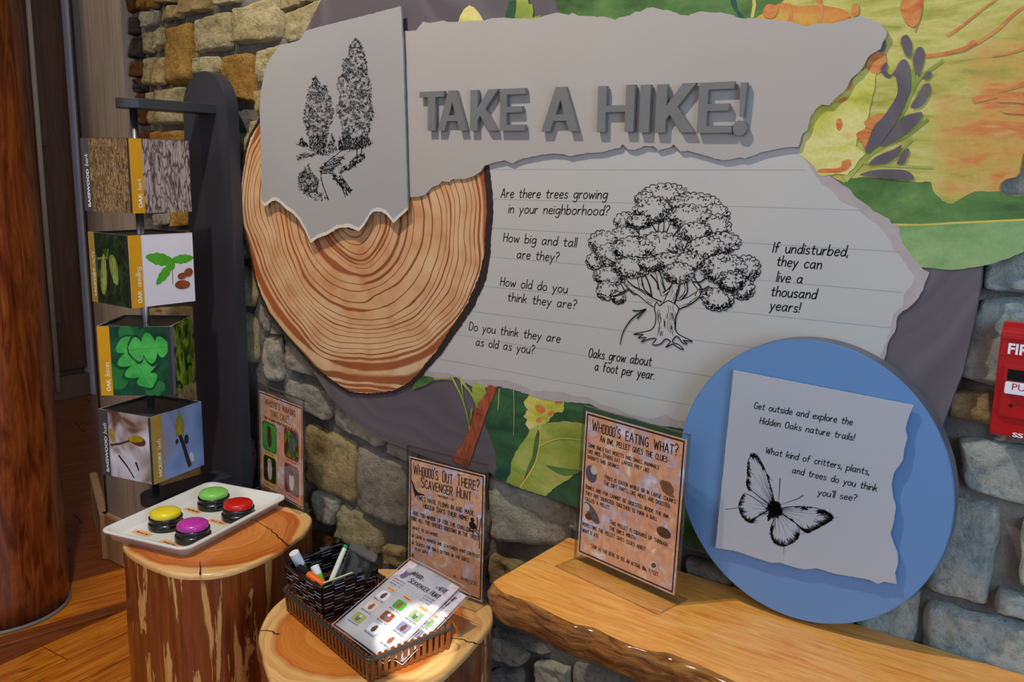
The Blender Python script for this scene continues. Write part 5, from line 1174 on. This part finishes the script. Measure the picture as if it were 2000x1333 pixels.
# ================================================================== UPRIGHT SIGN HOLDERS
def holder(label, bl, br, zt, h, paper, lean, build, wd=None, toe=(.05, .028), margin=(.006, .012, .010)):
    """bl, br: pixel positions of the bottom front corners on plane zt"""
    a, b = FZ(*bl, zt+.003), FZ(*br, zt+.003); u = (b-a).normalized(); W_ = (b-a).length; nrm = Vector((u.y, -u.x, 0)); nrm = nrm if nrm.y < 0 else -nrm
    upv = (Vector((0, 0, 1))-nrm*lean).normalized(); fn = u.cross(upv); fn = fn if fn.y < 0 else -fn
    root = thing('sign_holder', label, 'sign', ((a.x+b.x)/2, (a.y+b.y)/2, zt))
    def plate(name, d0, d1, mat, x0=0, x1=W_, y0=0, y1=h, bevel=.0):
        bm = bmesh.new(); L = []
        for dd in (d0, d1): L.append([bm.verts.new(a+u*x+upv*y+fn*dd) for x, y in ((x0, y0), (x1, y0), (x1, y1), (x0, y1))])
        bm.faces.new(L[0]); bm.faces.new(L[1][::-1])
        for i in range(4): bm.faces.new((L[0][i], L[0][(i+1) % 4], L[1][(i+1) % 4], L[1][i]))
        return bobj(name, bm, mat, root)
    mx, mb, mt_ = margin
    plate('front_pane', .0012, .0026, ACRYL); plate('back_pane', -.0026, -.0012, ACRYL)
    pw, ph = W_-2*mx, h-mb-mt_
    pp_ = plate('printed_sheet', -.0003, .0003, paper, mx, W_-mx, mb, h-mt_)
    for x0, x1, y0, y1, in ((0, .0014, 0, h), (W_-.0014, W_, 0, h), (0, W_, h-.0013, h)):
        plate('bright_edge', -.0028, .0028, ACEDGE, x0, x1, y0, y1)
    # foot sheet
    bm = bmesh.new(); f0, f1 = toe; Pt = [a+u*0+nrm*f0, a+u*W_+nrm*f0, a+u*W_-nrm*f1, a-nrm*f1]
    for p in Pt: p.z = zt+.0004
    lo_ = [bm.verts.new(p) for p in Pt]; hi_ = [bm.verts.new(p+Vector((0, 0, .0024))) for p in Pt]
    bm.faces.new(lo_[::-1]); bm.faces.new(hi_)
    for i in range(4): bm.faces.new((lo_[i], lo_[(i+1) % 4], hi_[(i+1) % 4], hi_[i]))
    bobj('foot', bm, ACRYL, root)
    bm = bmesh.new()
    for i in range(4): add_tube(bm, [Pt[i]+Vector((0, 0, .0012)), Pt[(i+1) % 4]+Vector((0, 0, .0012))], .0007, 6)
    bobj('foot_edge', bm, ACEDGE, root)['kind'] = 'stuff'
    o0 = a+u*mx+upv*mb+fn*.0005
    def at(x, y, d=0): return o0+u*(x*pw)+upv*(y*ph)+fn*d
    lay = [.00004]
    def poly(P, mat, name='print'):
        lay[0] += .00001; bm = bmesh.new(); add_poly(bm, [at(x, y, lay[0]) for x, y in P]); return bobj(name, bm, mat, pp_)
    def frame(x0, y0, x1, y1, t, mat, name='border', r=0):
        bm = bmesh.new(); lay[0] += .00001
        P = [(x0, y0), (x1, y0), (x1, y1), (x0, y1), (x0, y0)]
        for p, q in zip(P, P[1:]): add_ribbon(bm, [at(*p, lay[0]), at(*q, lay[0])], t, fn)
        return bobj(name, bm, mat, pp_)
    def wr(s, x0, x1, y, cap, wt, mat=POSTINK):
        bm = bmesh.new(); lay[0] += .00001; pen_text(bm, s, at(x0, y, lay[0]), at(x1, y, lay[0]), cap*ph, fn, wt*ph*.92, up=upv, caps=True); return bobj('lettering', bm, mat, pp_)
    build(poly, frame, wr, at, fn, pp_, lay, ph)
    return root
def tear(x, y, s, mat, poly): poly(oval(x, y, s*1.3, s), mat)
MBR = flat('mouse_brown', C(140, 92, 58), .5, var=.3, vs=200); OWG = flat('owl_grey', C(96, 94, 116), .5, var=.4, vs=250); BONE = flat('bone_pale', C(222, 200, 190), .5); PEL = flat('pellet_brown', C(96, 62, 44), .5, var=.4, vs=250)
def pb_eating(poly, frame, wr, at, fn, pp_, lay, ph):
    frame(.022, .018, .978, .985, .0028, POSTINK)
    wr("Whoooo's eating what?", .08, .93, .885, .072, .0078); wr("An owl pellet gives the clues", .17, .84, .825, .042, .0058)
    for s, x0, x1, y in (("Some owls eat insects and small mammals", .05, .77, .765), ("like mice. Others eat larger prey like", .05, .68, .725), ("rabbits and skunks.", .05, .38, .683), ("Prey is eaten whole or in large chunks.", .25, .95, .585), ("The soft parts, like meat, are digested.", .24, .90, .545),
                         ("Bones and fur cannot be digested. Inside the owl", .05, .90, .475), ("they are squeezed together to form a ball", .05, .79, .432), ("called a pellet.", .05, .32, .390), ("This pellet is coughed up through", .33, .90, .295), ("the owls mouth.", .33, .60, .255),
                         ("Inspecting the pellet gives clues about", .04, .70, .210), ("what it ate.", .04, .22, .165), ("Stop at the desk to see an actual owl pellet.", .15, .84, .080)):
        wr(s, x0, x1, y, .028, .0042)
    poly(oval(.10, .585, .055, .062, .9), OWG); poly(oval(.125, .618, .035, .03), BONE)
    poly(oval(.86, .665, .062, .042, -.2), MBR); poly(oval(.82, .685, .03, .022), MBR); poly(oval(.885, .628, .05, .010, -.1), MBR)
    poly(oval(.13, .320, .10, .040, -.55), OWG); poly(oval(.07, .345, .035, .028), BONE); poly(oval(.10, .285, .04, .022), PEL)
    poly(oval(.86, .375, .068, .034, -.05), PEL)
    poly(oval(.78, .135, .045, .03, .3), BONE); poly(oval(.79, .138, .024, .016, .3), PEL); poly(oval(.88, .13, .04, .022, -.5), BONE)
    for x0, y0, x1, y1 in ((.66, .13, .73, .118), (.72, .10, .76, .07), (.76, .098, .80, .066), (.90, .09, .93, .045)):
        bm = bmesh.new(); add_ribbon(bm, [at(x0, y0, lay[0]), at(x1, y1, lay[0])], .0022, fn); bobj('print', bm, BONE, pp_)
holder('clear acrylic sign holder on the oak bench, its leafy sheet about owl pellets', (1122.7, 1090), (1322, 1180), ZB, .289, AUTUMN, .035, pb_eating)
BIRD = flat('bird_black', C(24, 20, 20), .5)
def pb_hunt(poly, frame, wr, at, fn, pp_, lay, ph):
    frame(.022, .018, .978, .985, .0028, POSTINK)
    wr("Whoooo's Out There?", .06, .93, .868, .085, .0085); wr("Scavenger Hunt", .17, .83, .775, .080, .0085); wr("November 1-30", .40, .60, .735, .020, .003)
    wr("Owls have flown in and made", .12, .87, .665, .042, .0055); wr("Hidden Oaks their home!", .20, .80, .610, .042, .0055)
    wr("Are you-whooo up for the challenge to", .06, .95, .530, .036, .0052); wr("find all the species roosting in the trees?", .04, .96, .482, .036, .0052)
    wr("What to do-whooo", .05, .40, .410, .028, .0042); wr("Grab a marker and scavenger hunt checklist.", .10, .97, .345, .030, .0044); wr("Search for owls outside in the OAKS", .10, .82, .285, .030, .0044); wr("play area.", .10, .28, .240, .028, .0042)
    wr("a prize.", .62, .95, .120, .030, .0044)
    for y in (.352, .292, .187): poly([(.05, y-.008), (.075, y-.008), (.068, y+.018), (.058, y+.018)], BIRD)
    poly([(.03, .82), (.06, .79), (.09, .745), (.12, .728), (.16, .722), (.22, .722), (.215, .712), (.16, .706), (.13, .700), (.09, .694), (.07, .710), (.055, .75), (.04, .79)], BIRD); poly([(.08, .70), (.10, .70), (.09, .675)], BIRD)
    poly(oval(.86, .585, .028, .048, 1.45), BIRD); poly(oval(.855, .628, .024, .02), BIRD); poly([(.86, .55), (.875, .55), (.875, .50), (.865, .50)], BIRD)
    bm = bmesh.new()
    for P in (((.79, .525), (.84, .54), (.90, .545), (.94, .52), (.955, .47), (.95, .42)), ((.90, .545), (.92, .60), (.915, .66)), ((.935, .53), (.955, .60), (.965, .66)), ((.84, .54), (.82, .56))): add_ribbon(bm, [at(x, y, lay[0]) for x, y in P], .0018, fn)
    bobj('print', bm, BIRD, pp_)
holder('clear acrylic sign holder behind the basket, its leafy sheet announcing a scavenger hunt', (793, 1128), (946, 1182), Z2, .286, AUTUMN, .02, pb_hunt, toe=(.03, .012), margin=(.006, .004, .022))
def pb_call(poly, frame, wr, at, fn, pp_, lay, ph):
    frame(.02, .015, .98, .985, .0024, POSTINK)
    wr("Whoooo's making", .14, .84, .880, .070, .0075); wr("that call?", .28, .70, .790, .070, .0075); wr("Press the coloured buttons to hear the owl calls", .12, .88, .735, .026, .0036)
    FR = [flat('frame_green', C(44, 120, 52), .4), flat('frame_red', C(190, 30, 34), .4), flat('frame_yellow', C(222, 200, 20), .4), flat('frame_magenta', C(176, 40, 96), .4)]
    BGc = [LEAFG, MOSS, DKG, TWIG]; OW = [TWIG, OWG, BONE, BONE]
    for k, (x0, y0) in enumerate(((.09, .43), (.60, .455), (.09, .095), (.60, .105))):
        x1, y1 = x0+.30, y0+.265
        def rr_(e): return [(x0-e+.03, y0-e), (x1+e-.03, y0-e), (x1+e, y0-e+.03), (x1+e, y1+e-.03), (x1+e-.03, y1+e), (x0-e+.03, y1+e), (x0-e, y1+e-.03), (x0-e, y0-e+.03)]
        poly(rr_(.016), FR[k], 'picture_frame'); poly(rr_(0), BGc[k], 'picture')
        poly(oval((x0+x1)/2, y0+.12, .055, .10, 0), OW[k]); poly(oval((x0+x1)/2-.005, y0+.205, .05, .038), OW[k] if k != 3 else CATK)
        poly(oval((x0+x1)/2-.02, y0+.21, .010, .009), BIRD); poly(oval((x0+x1)/2+.02, y0+.21, .010, .009), BIRD)
        poly(oval((x0+x1)/2, y0-.038, .12, .014), TAGO); wr(("Screech Owl", "Great Horned Owl", "Barn Owl", "Barred Owl")[k], (x0+x1)/2-.10, (x0+x1)/2+.10, y0-.044, .014, .0024)
holder('clear acrylic sign holder behind the tray, its sheet showing four owl photos', (507, 951), (595, 1000), Z1, .270, AUTUMN, .02, pb_call, toe=(.014, .02), margin=(.006, .004, .018))

# ================================================================== BASKETS, PENS AND SHEETS
WICK = wood('basket_cane', [C(78, 38, 16), C(124, 66, 30), C(166, 98, 48)], (30, 30, 12), rough=.35, coat=.3)
WROD = flat('basket_rod', C(52, 52, 50), .35, coat=.2)
F0 = Vector((-.972, .944, 0)); u = Vector((-.969, .246, 0)).normalized(); v = Vector((.206, .978, 0)); LBx, LBy, HB = .322, .178, .046
bk = thing('wicker_basket', 'low brown slatted wicker basket on the front stump, holding pens and laminated sheets', 'basket', (F0.x+u.x*.16+v.x*.09, F0.y+u.y*.16+v.y*.09, Z2))
def rect_loop(ins, z, r=.014, n=5):
    out = []; X = [(ins, ins), (LBx-ins, ins), (LBx-ins, LBy-ins), (ins, LBy-ins)]
    for (x, y), a0, (sx, sy) in zip(X, (PI, 1.5*PI, 0, .5*PI), ((1, 1), (-1, 1), (-1, -1), (1, -1))):
        for i in range(n+1):
            a = a0+PI/2*i/n; out.append(F0+u*(x+sx*r+r*math.cos(a))+v*(y+sy*r+r*math.sin(a))+Vector((0, 0, z)))
    return out
def loop_tube(bm, P, r, n=8): add_tube(bm, P+[P[0], P[1]], r, n, caps=False)
zt_ = Z2+HB
for nm, ins, z, r in (('rim', -.0015, zt_-.003, .0032), ('rim', .0045, zt_-.004, .0028), ('lower_rail', .0055, Z2+.006, .0032)):
    bm = bmesh.new(); loop_tube(bm, rect_loop(ins, z), r); bobj(nm, bm, WROD if nm == 'rim' else WICK, bk)
bm = bmesh.new(); P = rect_loop(.008, Z2+.0015); Q = rect_loop(.008, Z2+.0045)
A_ = [bm.verts.new(p) for p in P]; B_ = [bm.verts.new(p) for p in Q]; bm.faces.new(A_[::-1]); bm.faces.new(B_)
for i in range(len(A_)): bm.faces.new((A_[i], A_[(i+1) % len(A_)], B_[(i+1) % len(A_)], B_[i]))
bobj('bottom', bm, WICK, bk)
slat_me = None
def slatm():
    bm = bmesh.new(); add_box(bm, (0, 0, .5), (1, 1, 1)); bmesh.ops.bevel(bm, geom=bm.edges[:], offset=.12, segments=1, affect='EDGES'); me = bpy.data.meshes.new('slat'); bm.to_mesh(me); bm.free(); me.materials.append(WICK); return me
slat_me = slatm()
def slat(base, top, dirv, w_=.0074, t_=.0034):
    o = bpy.data.objects.new('slat', slat_me); COL.objects.link(o); o.parent = bk; o.matrix_parent_inverse = Matrix.Translation(-bk.location)
    z = (top-base); L = z.length; z.normalize(); x = (dirv-z*dirv.dot(z)).normalized(); y = z.cross(x)
    Mx = Matrix((x*w_, y*t_, z*L)).transposed().to_4x4(); Mx.translation = base; o.matrix_world = Mx @ Matrix.Identity(4)
    o.matrix_basis = Mx; return o
rr = random.Random(2)
for (p0, dr, LL, nrm) in ((F0, u, LBx, -v), (F0+v*LBy, u, LBx, v), (F0, v, LBy, -u), (F0+u*LBx, v, LBy, u)):
    n = int(LL/.0132)
    for i in range(n):
        t = .010+(LL-.020)*i/(n-1); b = p0+dr*t-nrm*.0045; tp = p0+dr*(t+rr.uniform(-.0008, .0008))-nrm*.0015
        slat(Vector((b.x, b.y, Z2+.001)), Vector((tp.x, tp.y, zt_+.004+rr.uniform(-.0008, .0012))), dr)
# small black woven basket inside
z0b, z1b = Z2+.0055, Z2+.078
q4 = [FZ(*q, z1b) for q in ((557, 1106), (667, 1063), (737, 1111), (628, 1150))]
cen = sum(q4, Vector())/4
bb = thing('woven_basket', 'small black woven plastic basket of markers and glue, inside the wicker one', 'basket', (cen.x, cen.y, z0b))
top4 = q4; bot4 = [Vector((cen.x+(p.x-cen.x)*.80, cen.y+(p.y-cen.y)*.80, z0b)) for p in q4]
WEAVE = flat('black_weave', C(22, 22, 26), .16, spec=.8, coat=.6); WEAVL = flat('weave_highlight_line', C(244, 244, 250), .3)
def bside(k, t, h):   # t along side, h height 0..1
    a, b = top4[k], top4[(k+1) % 4]; c, d = bot4[k], bot4[(k+1) % 4]
    return (c.lerp(d, t)).lerp(a.lerp(b, t), h)
for k in range(4):
    a, b = top4[k], top4[(k+1) % 4]; e = (b-a); nr = Vector((e.y, -e.x, 0)).normalized()
    if nr.dot((a+b)/2-cen) < 0: nr = -nr
    nc = 7 if e.length > .14 else 6; nrw = 6; nc = max(4, int(e.length/.0235))
    bmv = bmesh.new(); bmh = bmesh.new(); bml = bmesh.new()
    for c in range(nc):
        P = []
        for j in range(nrw*4+1):
            h = j/(nrw*4); sgn = math.sin(PI*(h*nrw)+(0 if c % 2 else PI)); P.append(bside(k, (c+.5)/nc, h)+nr*(.0008*sgn))
        add_ribbon(bmv, P, e.length/nc*.84, nr)
    for r_ in range(nrw):
        P = []
        for j in range(nc*5+1):
            t = j/(nc*5); c = t*nc; sgn = -math.sin(PI*c)*(1 if int(c) % 2 == 0 else 1); sgn = math.cos(PI*(c-.5))*(1 if r_ % 2 else -1)*-1; P.append(bside(k, t, (r_+.5)/nrw)+nr*(.0022*sgn))
        add_ribbon(bmh, P, .0108, nr)
        for ed in (-.0030, .0032):  # pale ribbons paint the gloss highlights onto the black strips
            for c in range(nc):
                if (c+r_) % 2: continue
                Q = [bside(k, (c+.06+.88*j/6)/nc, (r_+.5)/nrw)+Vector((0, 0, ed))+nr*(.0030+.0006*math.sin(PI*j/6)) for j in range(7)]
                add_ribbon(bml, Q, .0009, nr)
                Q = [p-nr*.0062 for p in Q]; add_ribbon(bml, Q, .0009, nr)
    bobj('upright_strips', bmv, WEAVE, bb)['kind'] = 'stuff'; bobj('woven_strips', bmh, WEAVE, bb)['kind'] = 'stuff'; bobj('painted_highlights', bml, WEAVL, bb)['kind'] = 'stuff'
bm = bmesh.new(); P = []
for k in range(4):
    P += [top4[k].lerp(top4[(k+1) % 4], t) for t in (.04, .5, .96)]
loop_tube(bm, P, .0030); bobj('rim', bm, WEAVE, bb)
bm = bmesh.new(); add_poly(bm, bot4); bmesh.ops.solidify(bm, geom=bm.faces[:], thickness=.001); bobj('bottom', bm, WEAVE, bb)
# things in it: pen(name,label,cat, top px & height, bottom point, radius, parts)
def loc(t, s, h): # inside coordinates: t along k=0 side, s across
    lo__ = (bot4[0].lerp(bot4[1], t)).lerp(bot4[3].lerp(bot4[2], t), s); hi__ = (top4[0].lerp(top4[1], t)).lerp(top4[3].lerp(top4[2], t), s); return lo__.lerp(hi__, h)
def stick(name, label, cat, p0, p1, segs, n=20):
    """segs: (from, to, r0, r1, material, part name) along p0->p1"""
    root = thing(name, label, cat, tuple(p0)); d = (p1-p0)
    for a, b, r0, r1, mt, pn in segs:
        bm = bmesh.new(); add_tube(bm, [p0+d*a, p0+d*(a+(b-a)*.03), p0+d*(a+(b-a)*.97), p0+d*b], r0, n, r1); bobj(pn, bm, mt, root)
    return root
MW = flat('marker_cream', C(226, 222, 204), .35); MG = flat('marker_green', C(20, 150, 84), .35); MO = flat('marker_orange', C(240, 98, 16), .35); GS = flat('glue_lime', C(112, 214, 30), .35); GSG = flat('glue_label_green', C(0, 132, 84), .35)
p1 = FZ(676, 1065, z1b+.050); p0 = loc(.55, .78, .06); p0 = FZ(645, 1140, z1b-.012); dd = (p1-p0).normalized(); p0 = p0-dd*.035
stick('marker', 'slim cream marker with a green tip end leaning in the black basket', 'marker', p0, p1, [(0, .72, .0052, .0052, MW, 'barrel'), (.72, .94, .0052, .0042, MW, 'cap'), (.94, 1, .0042, .004, MG, 'cap_tip')])
p1 = FZ(574, 1080, z1b+.026); p0 = FZ(592, 1114, z1b-.014); d = (p0-p1).normalized(); p0 = p1+d*.075
stick('glue_stick', 'white glue stick with a dark green label at the left of the black basket', 'glue stick', p0, p1, [(0, .60, .0095, .0095, GSG, 'label_band'), (.60, 1, .0098, .0098, flat('glue_white', C(236, 236, 242), .3), 'cap')])
p1 = FZ(614, 1106, z1b+.004); p0 = FZ(625, 1135, z1b-.02); d = (p0-p1).normalized(); p0 = p1+d*.05
stick('glue_stick', 'short white glue stick with a lime green body beside the orange marker', 'glue stick', p0, p1, [(0, .62, .0088, .0088, GS, 'body'), (.62, 1, .0090, .0086, MATS['glue_white'], 'cap')])
p1 = FZ(583, 1110, z1b+.008); p0 = FZ(622, 1138, z1b-.006); d = (p0-p1).normalized(); p0 = p1+d*.072
stick('marker', 'thick orange marker with a black cap lying over the black basket rim', 'marker', p0, p1, [(0, .62, .0085, .0085, MO, 'barrel'), (.62, 1, .0095, .0080, BLACKP, 'cap')])
# dark flat case leaning at the back
a_, b_ = FZ(686, 1058, z1b+.048), FZ(731, 1081, z1b+.046); c_ = FZ(716, 1135, z1b-.010); d_ = FZ(655, 1128, z1b-.012)
pc_ = thing('hinged_case', 'worn black hinged case with a silver metal edge standing in the black basket', 'case', tuple((c_+d_)/2))
nrm = (b_-a_).cross(d_-a_).normalized(); nrm = nrm if nrm.y < 0 else -nrm
def quad_slab(name, Q, t, mat, parent, bev=.003):
    bm = bmesh.new(); A_ = [bm.verts.new(p) for p in Q]; B_ = [bm.verts.new(p-nrm*t) for p in Q]
    bm.faces.new(A_); bm.faces.new(B_[::-1])
    for i in range(4): bm.faces.new((A_[i], A_[(i+1) % 4], B_[(i+1) % 4], B_[i]))
    bmesh.ops.recalc_face_normals(bm, faces=bm.faces); bmesh.ops.bevel(bm, geom=bm.edges[:], offset=bev, segments=2, affect='EDGES'); return bobj(name, bm, mat, parent)
CASE = noisy('scuffed_case', [(.35, C(30, 32, 30)), (.55, C(52, 54, 50)), (.72, C(84, 84, 78))], ns=60, rough=.3, spec=.6)
CASEB = flat('case_metal_edge', C(150, 146, 136), .3, metal=.7)
quad_slab('cover', [a_, b_, c_, d_], .010, CASE, pc_)
dn = (d_-a_).normalized(); quad_slab('metal_edge', [a_+(a_-b_).normalized()*.001+nrm*.0010, b_+(b_-a_).normalized()*.003+nrm*.0010, b_+(b_-a_).normalized()*.003+dn*.016+nrm*.0010, a_+(a_-b_).normalized()*.001+dn*.016+nrm*.0010], .013, CASEB, pc_)
e0, e1 = FZ(634, 1144, z1b-.003), FZ(702, 1119, z1b-.003)
bm = bmesh.new(); dq = (e1-e0).normalized(); nq = Vector((-dq.y, dq.x, 0))
add_box(bm, (e0+e1)/2+nq*.005+Vector((0, 0, -.012)), ((e1-e0).length, .0045, .03), Matrix.Rotation(math.atan2(dq.y, dq.x), 3, 'Z'))
tag(bobj('note_pad', bm, flat('pad_cream', C(212, 206, 182), .6)), 'thin cream note pad on edge along the front of the black basket', 'note pad')

# laminated sheets
def card(label, TLp, TRp, BRp, BLp, zz, shift, full=True):
    T, Rr_, B_, L_ = [FZ(*q, z)+shift for q, z in zip((TLp, TRp, BRp, BLp), zz)]
    root = thing('checklist_sheet', label, 'sheet', tuple((T+B_)/2), 'laminated checklists in the wicker basket')
    ux, uy = (Rr_-T), (T-L_); nn = ux.cross(uy).normalized(); nn = nn if nn.z > 0 else -nn
    def at(x, y, d=0): 
        p = L_.lerp(B_, x).lerp(T.lerp(Rr_, x), y); return p+nn*(d+.0035*math.sin(PI*x)*.5)
    def grid(name, x0, y0, x1, y1, d, mat, thick=None):
        bm = bmesh.new(); n = 8; g = [[bm.verts.new(at(x0+(x1-x0)*i/n, y0+(y1-y0)*j/n, d)) for i in range(n+1)] for j in range(n+1)]
        for j in range(n):
            for i in range(n): f = bm.faces.new((g[j][i], g[j][i+1], g[j+1][i+1], g[j+1][i])); f.smooth = True
        if thick: bmesh.ops.solidify(bm, geom=bm.faces[:], thickness=thick)
        return bobj(name, bm, mat, root)
    pp_ = grid('printed_sheet', .03, .025, .97, .975, 0, CARDP, .0004)
    grid('laminate', 0, 0, 1, 1, .0012, LAMIN)
    bm = bmesh.new(); Pq = [(0, 0), (1, 0), (1, 1), (0, 1), (0, 0)]
    for p, q in zip(Pq, Pq[1:]): add_tube(bm, [at(p[0]+(q[0]-p[0])*i/8, p[1]+(q[1]-p[1])*i/8, .0010) for i in range(9)], .0006, 6)
    bobj('laminate_edge', bm, flat('laminate_rim', C(206, 206, 210), .3) if 'laminate_rim' not in MATS else MATS['laminate_rim'], root)['kind'] = 'stuff'
    def poly(P, mat, name='print', d=.0007):
        bm = bmesh.new(); add_poly(bm, [at(x, y, d) for x, y in P]); return bobj(name, bm, mat, pp_)
    def wr(s, x0, x1, y, cap, wt, mat=INK, caps=True):
        bm = bmesh.new(); H = uy.length; pen_text(bm, s, at(x0, y, .0008), at(x1, y, .0008), cap*H, nn, wt*H, up=uy, caps=caps, slant=.1); return bobj('lettering', bm, mat, pp_)
    bl = MATS.get('blossom_print') or noisy('blossom_print', [(.35, C(226, 176, 176)), (.5, C(220, 214, 226)), (.65, C(236, 226, 226)), (.8, C(180, 168, 190))], ns=60, dist=1, rough=.4)
    bm = bmesh.new()
    poly([(.04, .90), (.96, .90), (.96, .97), (.04, .97)], bl); poly([(.04, .72), (.13, .80), (.13, .90), (.04, .90)], bl); poly([(.82, .62), (.96, .62), (.96, .90), (.88, .90)], bl)
    wr("Whooo's Out There?", .24, .90, .84, .055, .0065); wr("Scavenger Hunt", .30, .84, .755, .055, .0065)
    poly(oval(.17, .80, .05, .045, .3), OWG); poly(oval(.13, .83, .035, .025, -.7), OWG); poly(oval(.22, .84, .04, .02, .9), OWG)
    for y, s in ((.715, "Search for the owls in the trees of the oaks play area"), (.685, "and check them off with your marker as you find them."), (.655, "Return the sheet to the desk for a prize.")): wr(s, .10, .84, y, .013, .0022, INKG)
    cols = [(.20, 'Large'), (.50, 'Medium'), (.80, 'Small')]
    bgs = [[WHP, MATS['bone_pale'], MATS['leaf_lime']], [LEAFS, MATS['acorn_print'], WHP], [MATS['leaf_pale_green'], MATS['strip_lilac_grey'], MATS['bone_pale']]]
    for i, (cx_, tg) in enumerate(cols):
        poly(oval(cx_, .60, .09, .022), TAGO); wr(tg, cx_-.055, cx_+.055, .592, .020, .003, POSTINK, False)
        for j in range(3):
            yy = .50-.155*j; x0, x1, y0, y1 = cx_-.085, cx_+.085, yy-.045, yy+.055
            poly([(x0+.02, y0), (x1-.02, y0), (x1, y0+.012), (x1, y1-.012), (x1-.02, y1), (x0+.02, y1), (x0, y1-.012), (x0, y0+.012)], bgs[i][j], 'picture', .00065)
            poly(oval(cx_, yy-.002, .034, .034, .4), (TWIG, MBR, OWG)[(i+j) % 3]); poly(oval(cx_+.006, yy+.026, .024, .017), (PEL, MBR, BONE)[(i+j) % 3], 'print', .0008)
            wr(("Snowy Owl", "Barn Owl", "Burrowing Owl", "Great Gray Owl", "Barred Owl", "Eastern Screech Owl", "Long Eared Owl", "Short Eared Owl", "Saw Whet Owl")[i+3*j], cx_-.085, cx_+.085, yy-.068, .013, .0024, INKG, False)
    return root
zs_ = (Z2+.082, Z2+.066, Z2+.020, Z2+.036)
card('upper laminated scavenger hunt checklist resting slantwise in the wicker basket', (801, 1091), (906, 1147), (752, 1300), (648, 1222), (Z2+.096, Z2+.074, Z2+.022, Z2+.052), Vector((0, 0, 0)))
card('lower laminated scavenger hunt checklist showing at the right under the upper one', (822, 1112), (919, 1164), (786, 1300), (672, 1238), (Z2+.084, Z2+.066, Z2+.016, Z2+.040), Vector((0, 0, 0)))

# ================================================================== FIRE ALARM PULL STATION
YA0 = 1.345
x0, zb = XZ(1930, 849, YA0); xt, zt_a = XZ(1958, 641, YA0); x0 = (x0+xt)/2; wA = .112
al = thing('fire_alarm_pull_station', 'red fire alarm pull box on the stone wall, cut off by the right edge', 'fire alarm', (x0+wA/2, 1.39, zb))
bm = bmesh.new()
prof = [(1.386, zb), (YA0+.004, zb), (YA0, zb+.003), (YA0, zt_a-.008), (YA0+.004, zt_a), (YA0+.018, zt_a+.006), (1.386, zt_a+.006)]
L = [[bm.verts.new((x, y, z)) for y, z in prof] for x in (x0, x0+wA)]
bm.faces.new(L[0]); bm.faces.new(L[1][::-1])
for i in range(len(prof)): bm.faces.new((L[0][i], L[0][(i+1) % 7], L[1][(i+1) % 7], L[1][i]))
bmesh.ops.recalc_face_normals(bm, faces=bm.faces); bmesh.ops.bevel(bm, geom=[e for e in bm.edges if abs(e.verts[0].co.x-e.verts[1].co.x) > .01 or max(e.verts[0].co.y, e.verts[1].co.y) < 1.38], offset=.0018, segments=2, affect='EDGES')
bobj('housing', bm, ALRED, al)
def zA(py, px=1965): return XZ(px, py, YA0)[1]
xi = XZ(1968, 715, YA0)[0]-.002
box('ridge', (x0+wA/2, YA0-.001, zA(660)), (wA-.004, .003, .0022), ALRED, al, None, .0008)
box('ridge', (x0+wA/2, YA0-.0005, zA(693)), (wA-.004, .0016, .0012), ALRED, al, None, .0003)
hd = box('pull_handle', (xi+.04, YA0-.002, (zA(714)+zA(814))/2), (.084, .006, zA(714)-zA(814)), ALRED, al, None, .0012)
box('window', (xi+.043, YA0-.0055, (zA(719)+zA(741))/2), (.078, .0015, zA(719)-zA(741)), ALBK, hd)
box('grip', (xi+.042, YA0-.009, (zA(743)+zA(765))/2), (.078, .010, zA(743)-zA(765)), ALWH, hd, None, .001)
sans_obj('lettering', 'FIRE', (XZ(1968, 690, YA0)[0], YA0-.0005, zA(690)), (1, 0, 0), (0, 0, 1), .0145, ALWH, al, .034, .03)
sans_obj('lettering', 'PULL', (XZ(1976, 761, YA0-.0145)[0], YA0-.0143, XZ(1976, 762, YA0-.0145)[1]), (1, 0, 0), (0, 0, 1), .0095, ALRED, hd, .030, .0)
sans_obj('lettering', 'SS', (XZ(1977, 851, YA0)[0], YA0-.0005, zA(851)), (1, 0, 0), (0, 0, 1), .0062, ALWH, al, .013, .03)
bm = bmesh.new(); add_tube(bm, [(xi+.012, YA0-.0055, zA(790)), (xi+.012, YA0-.001, zA(790))], .0022, 12); bobj('screw', bm, ALBK, hd)
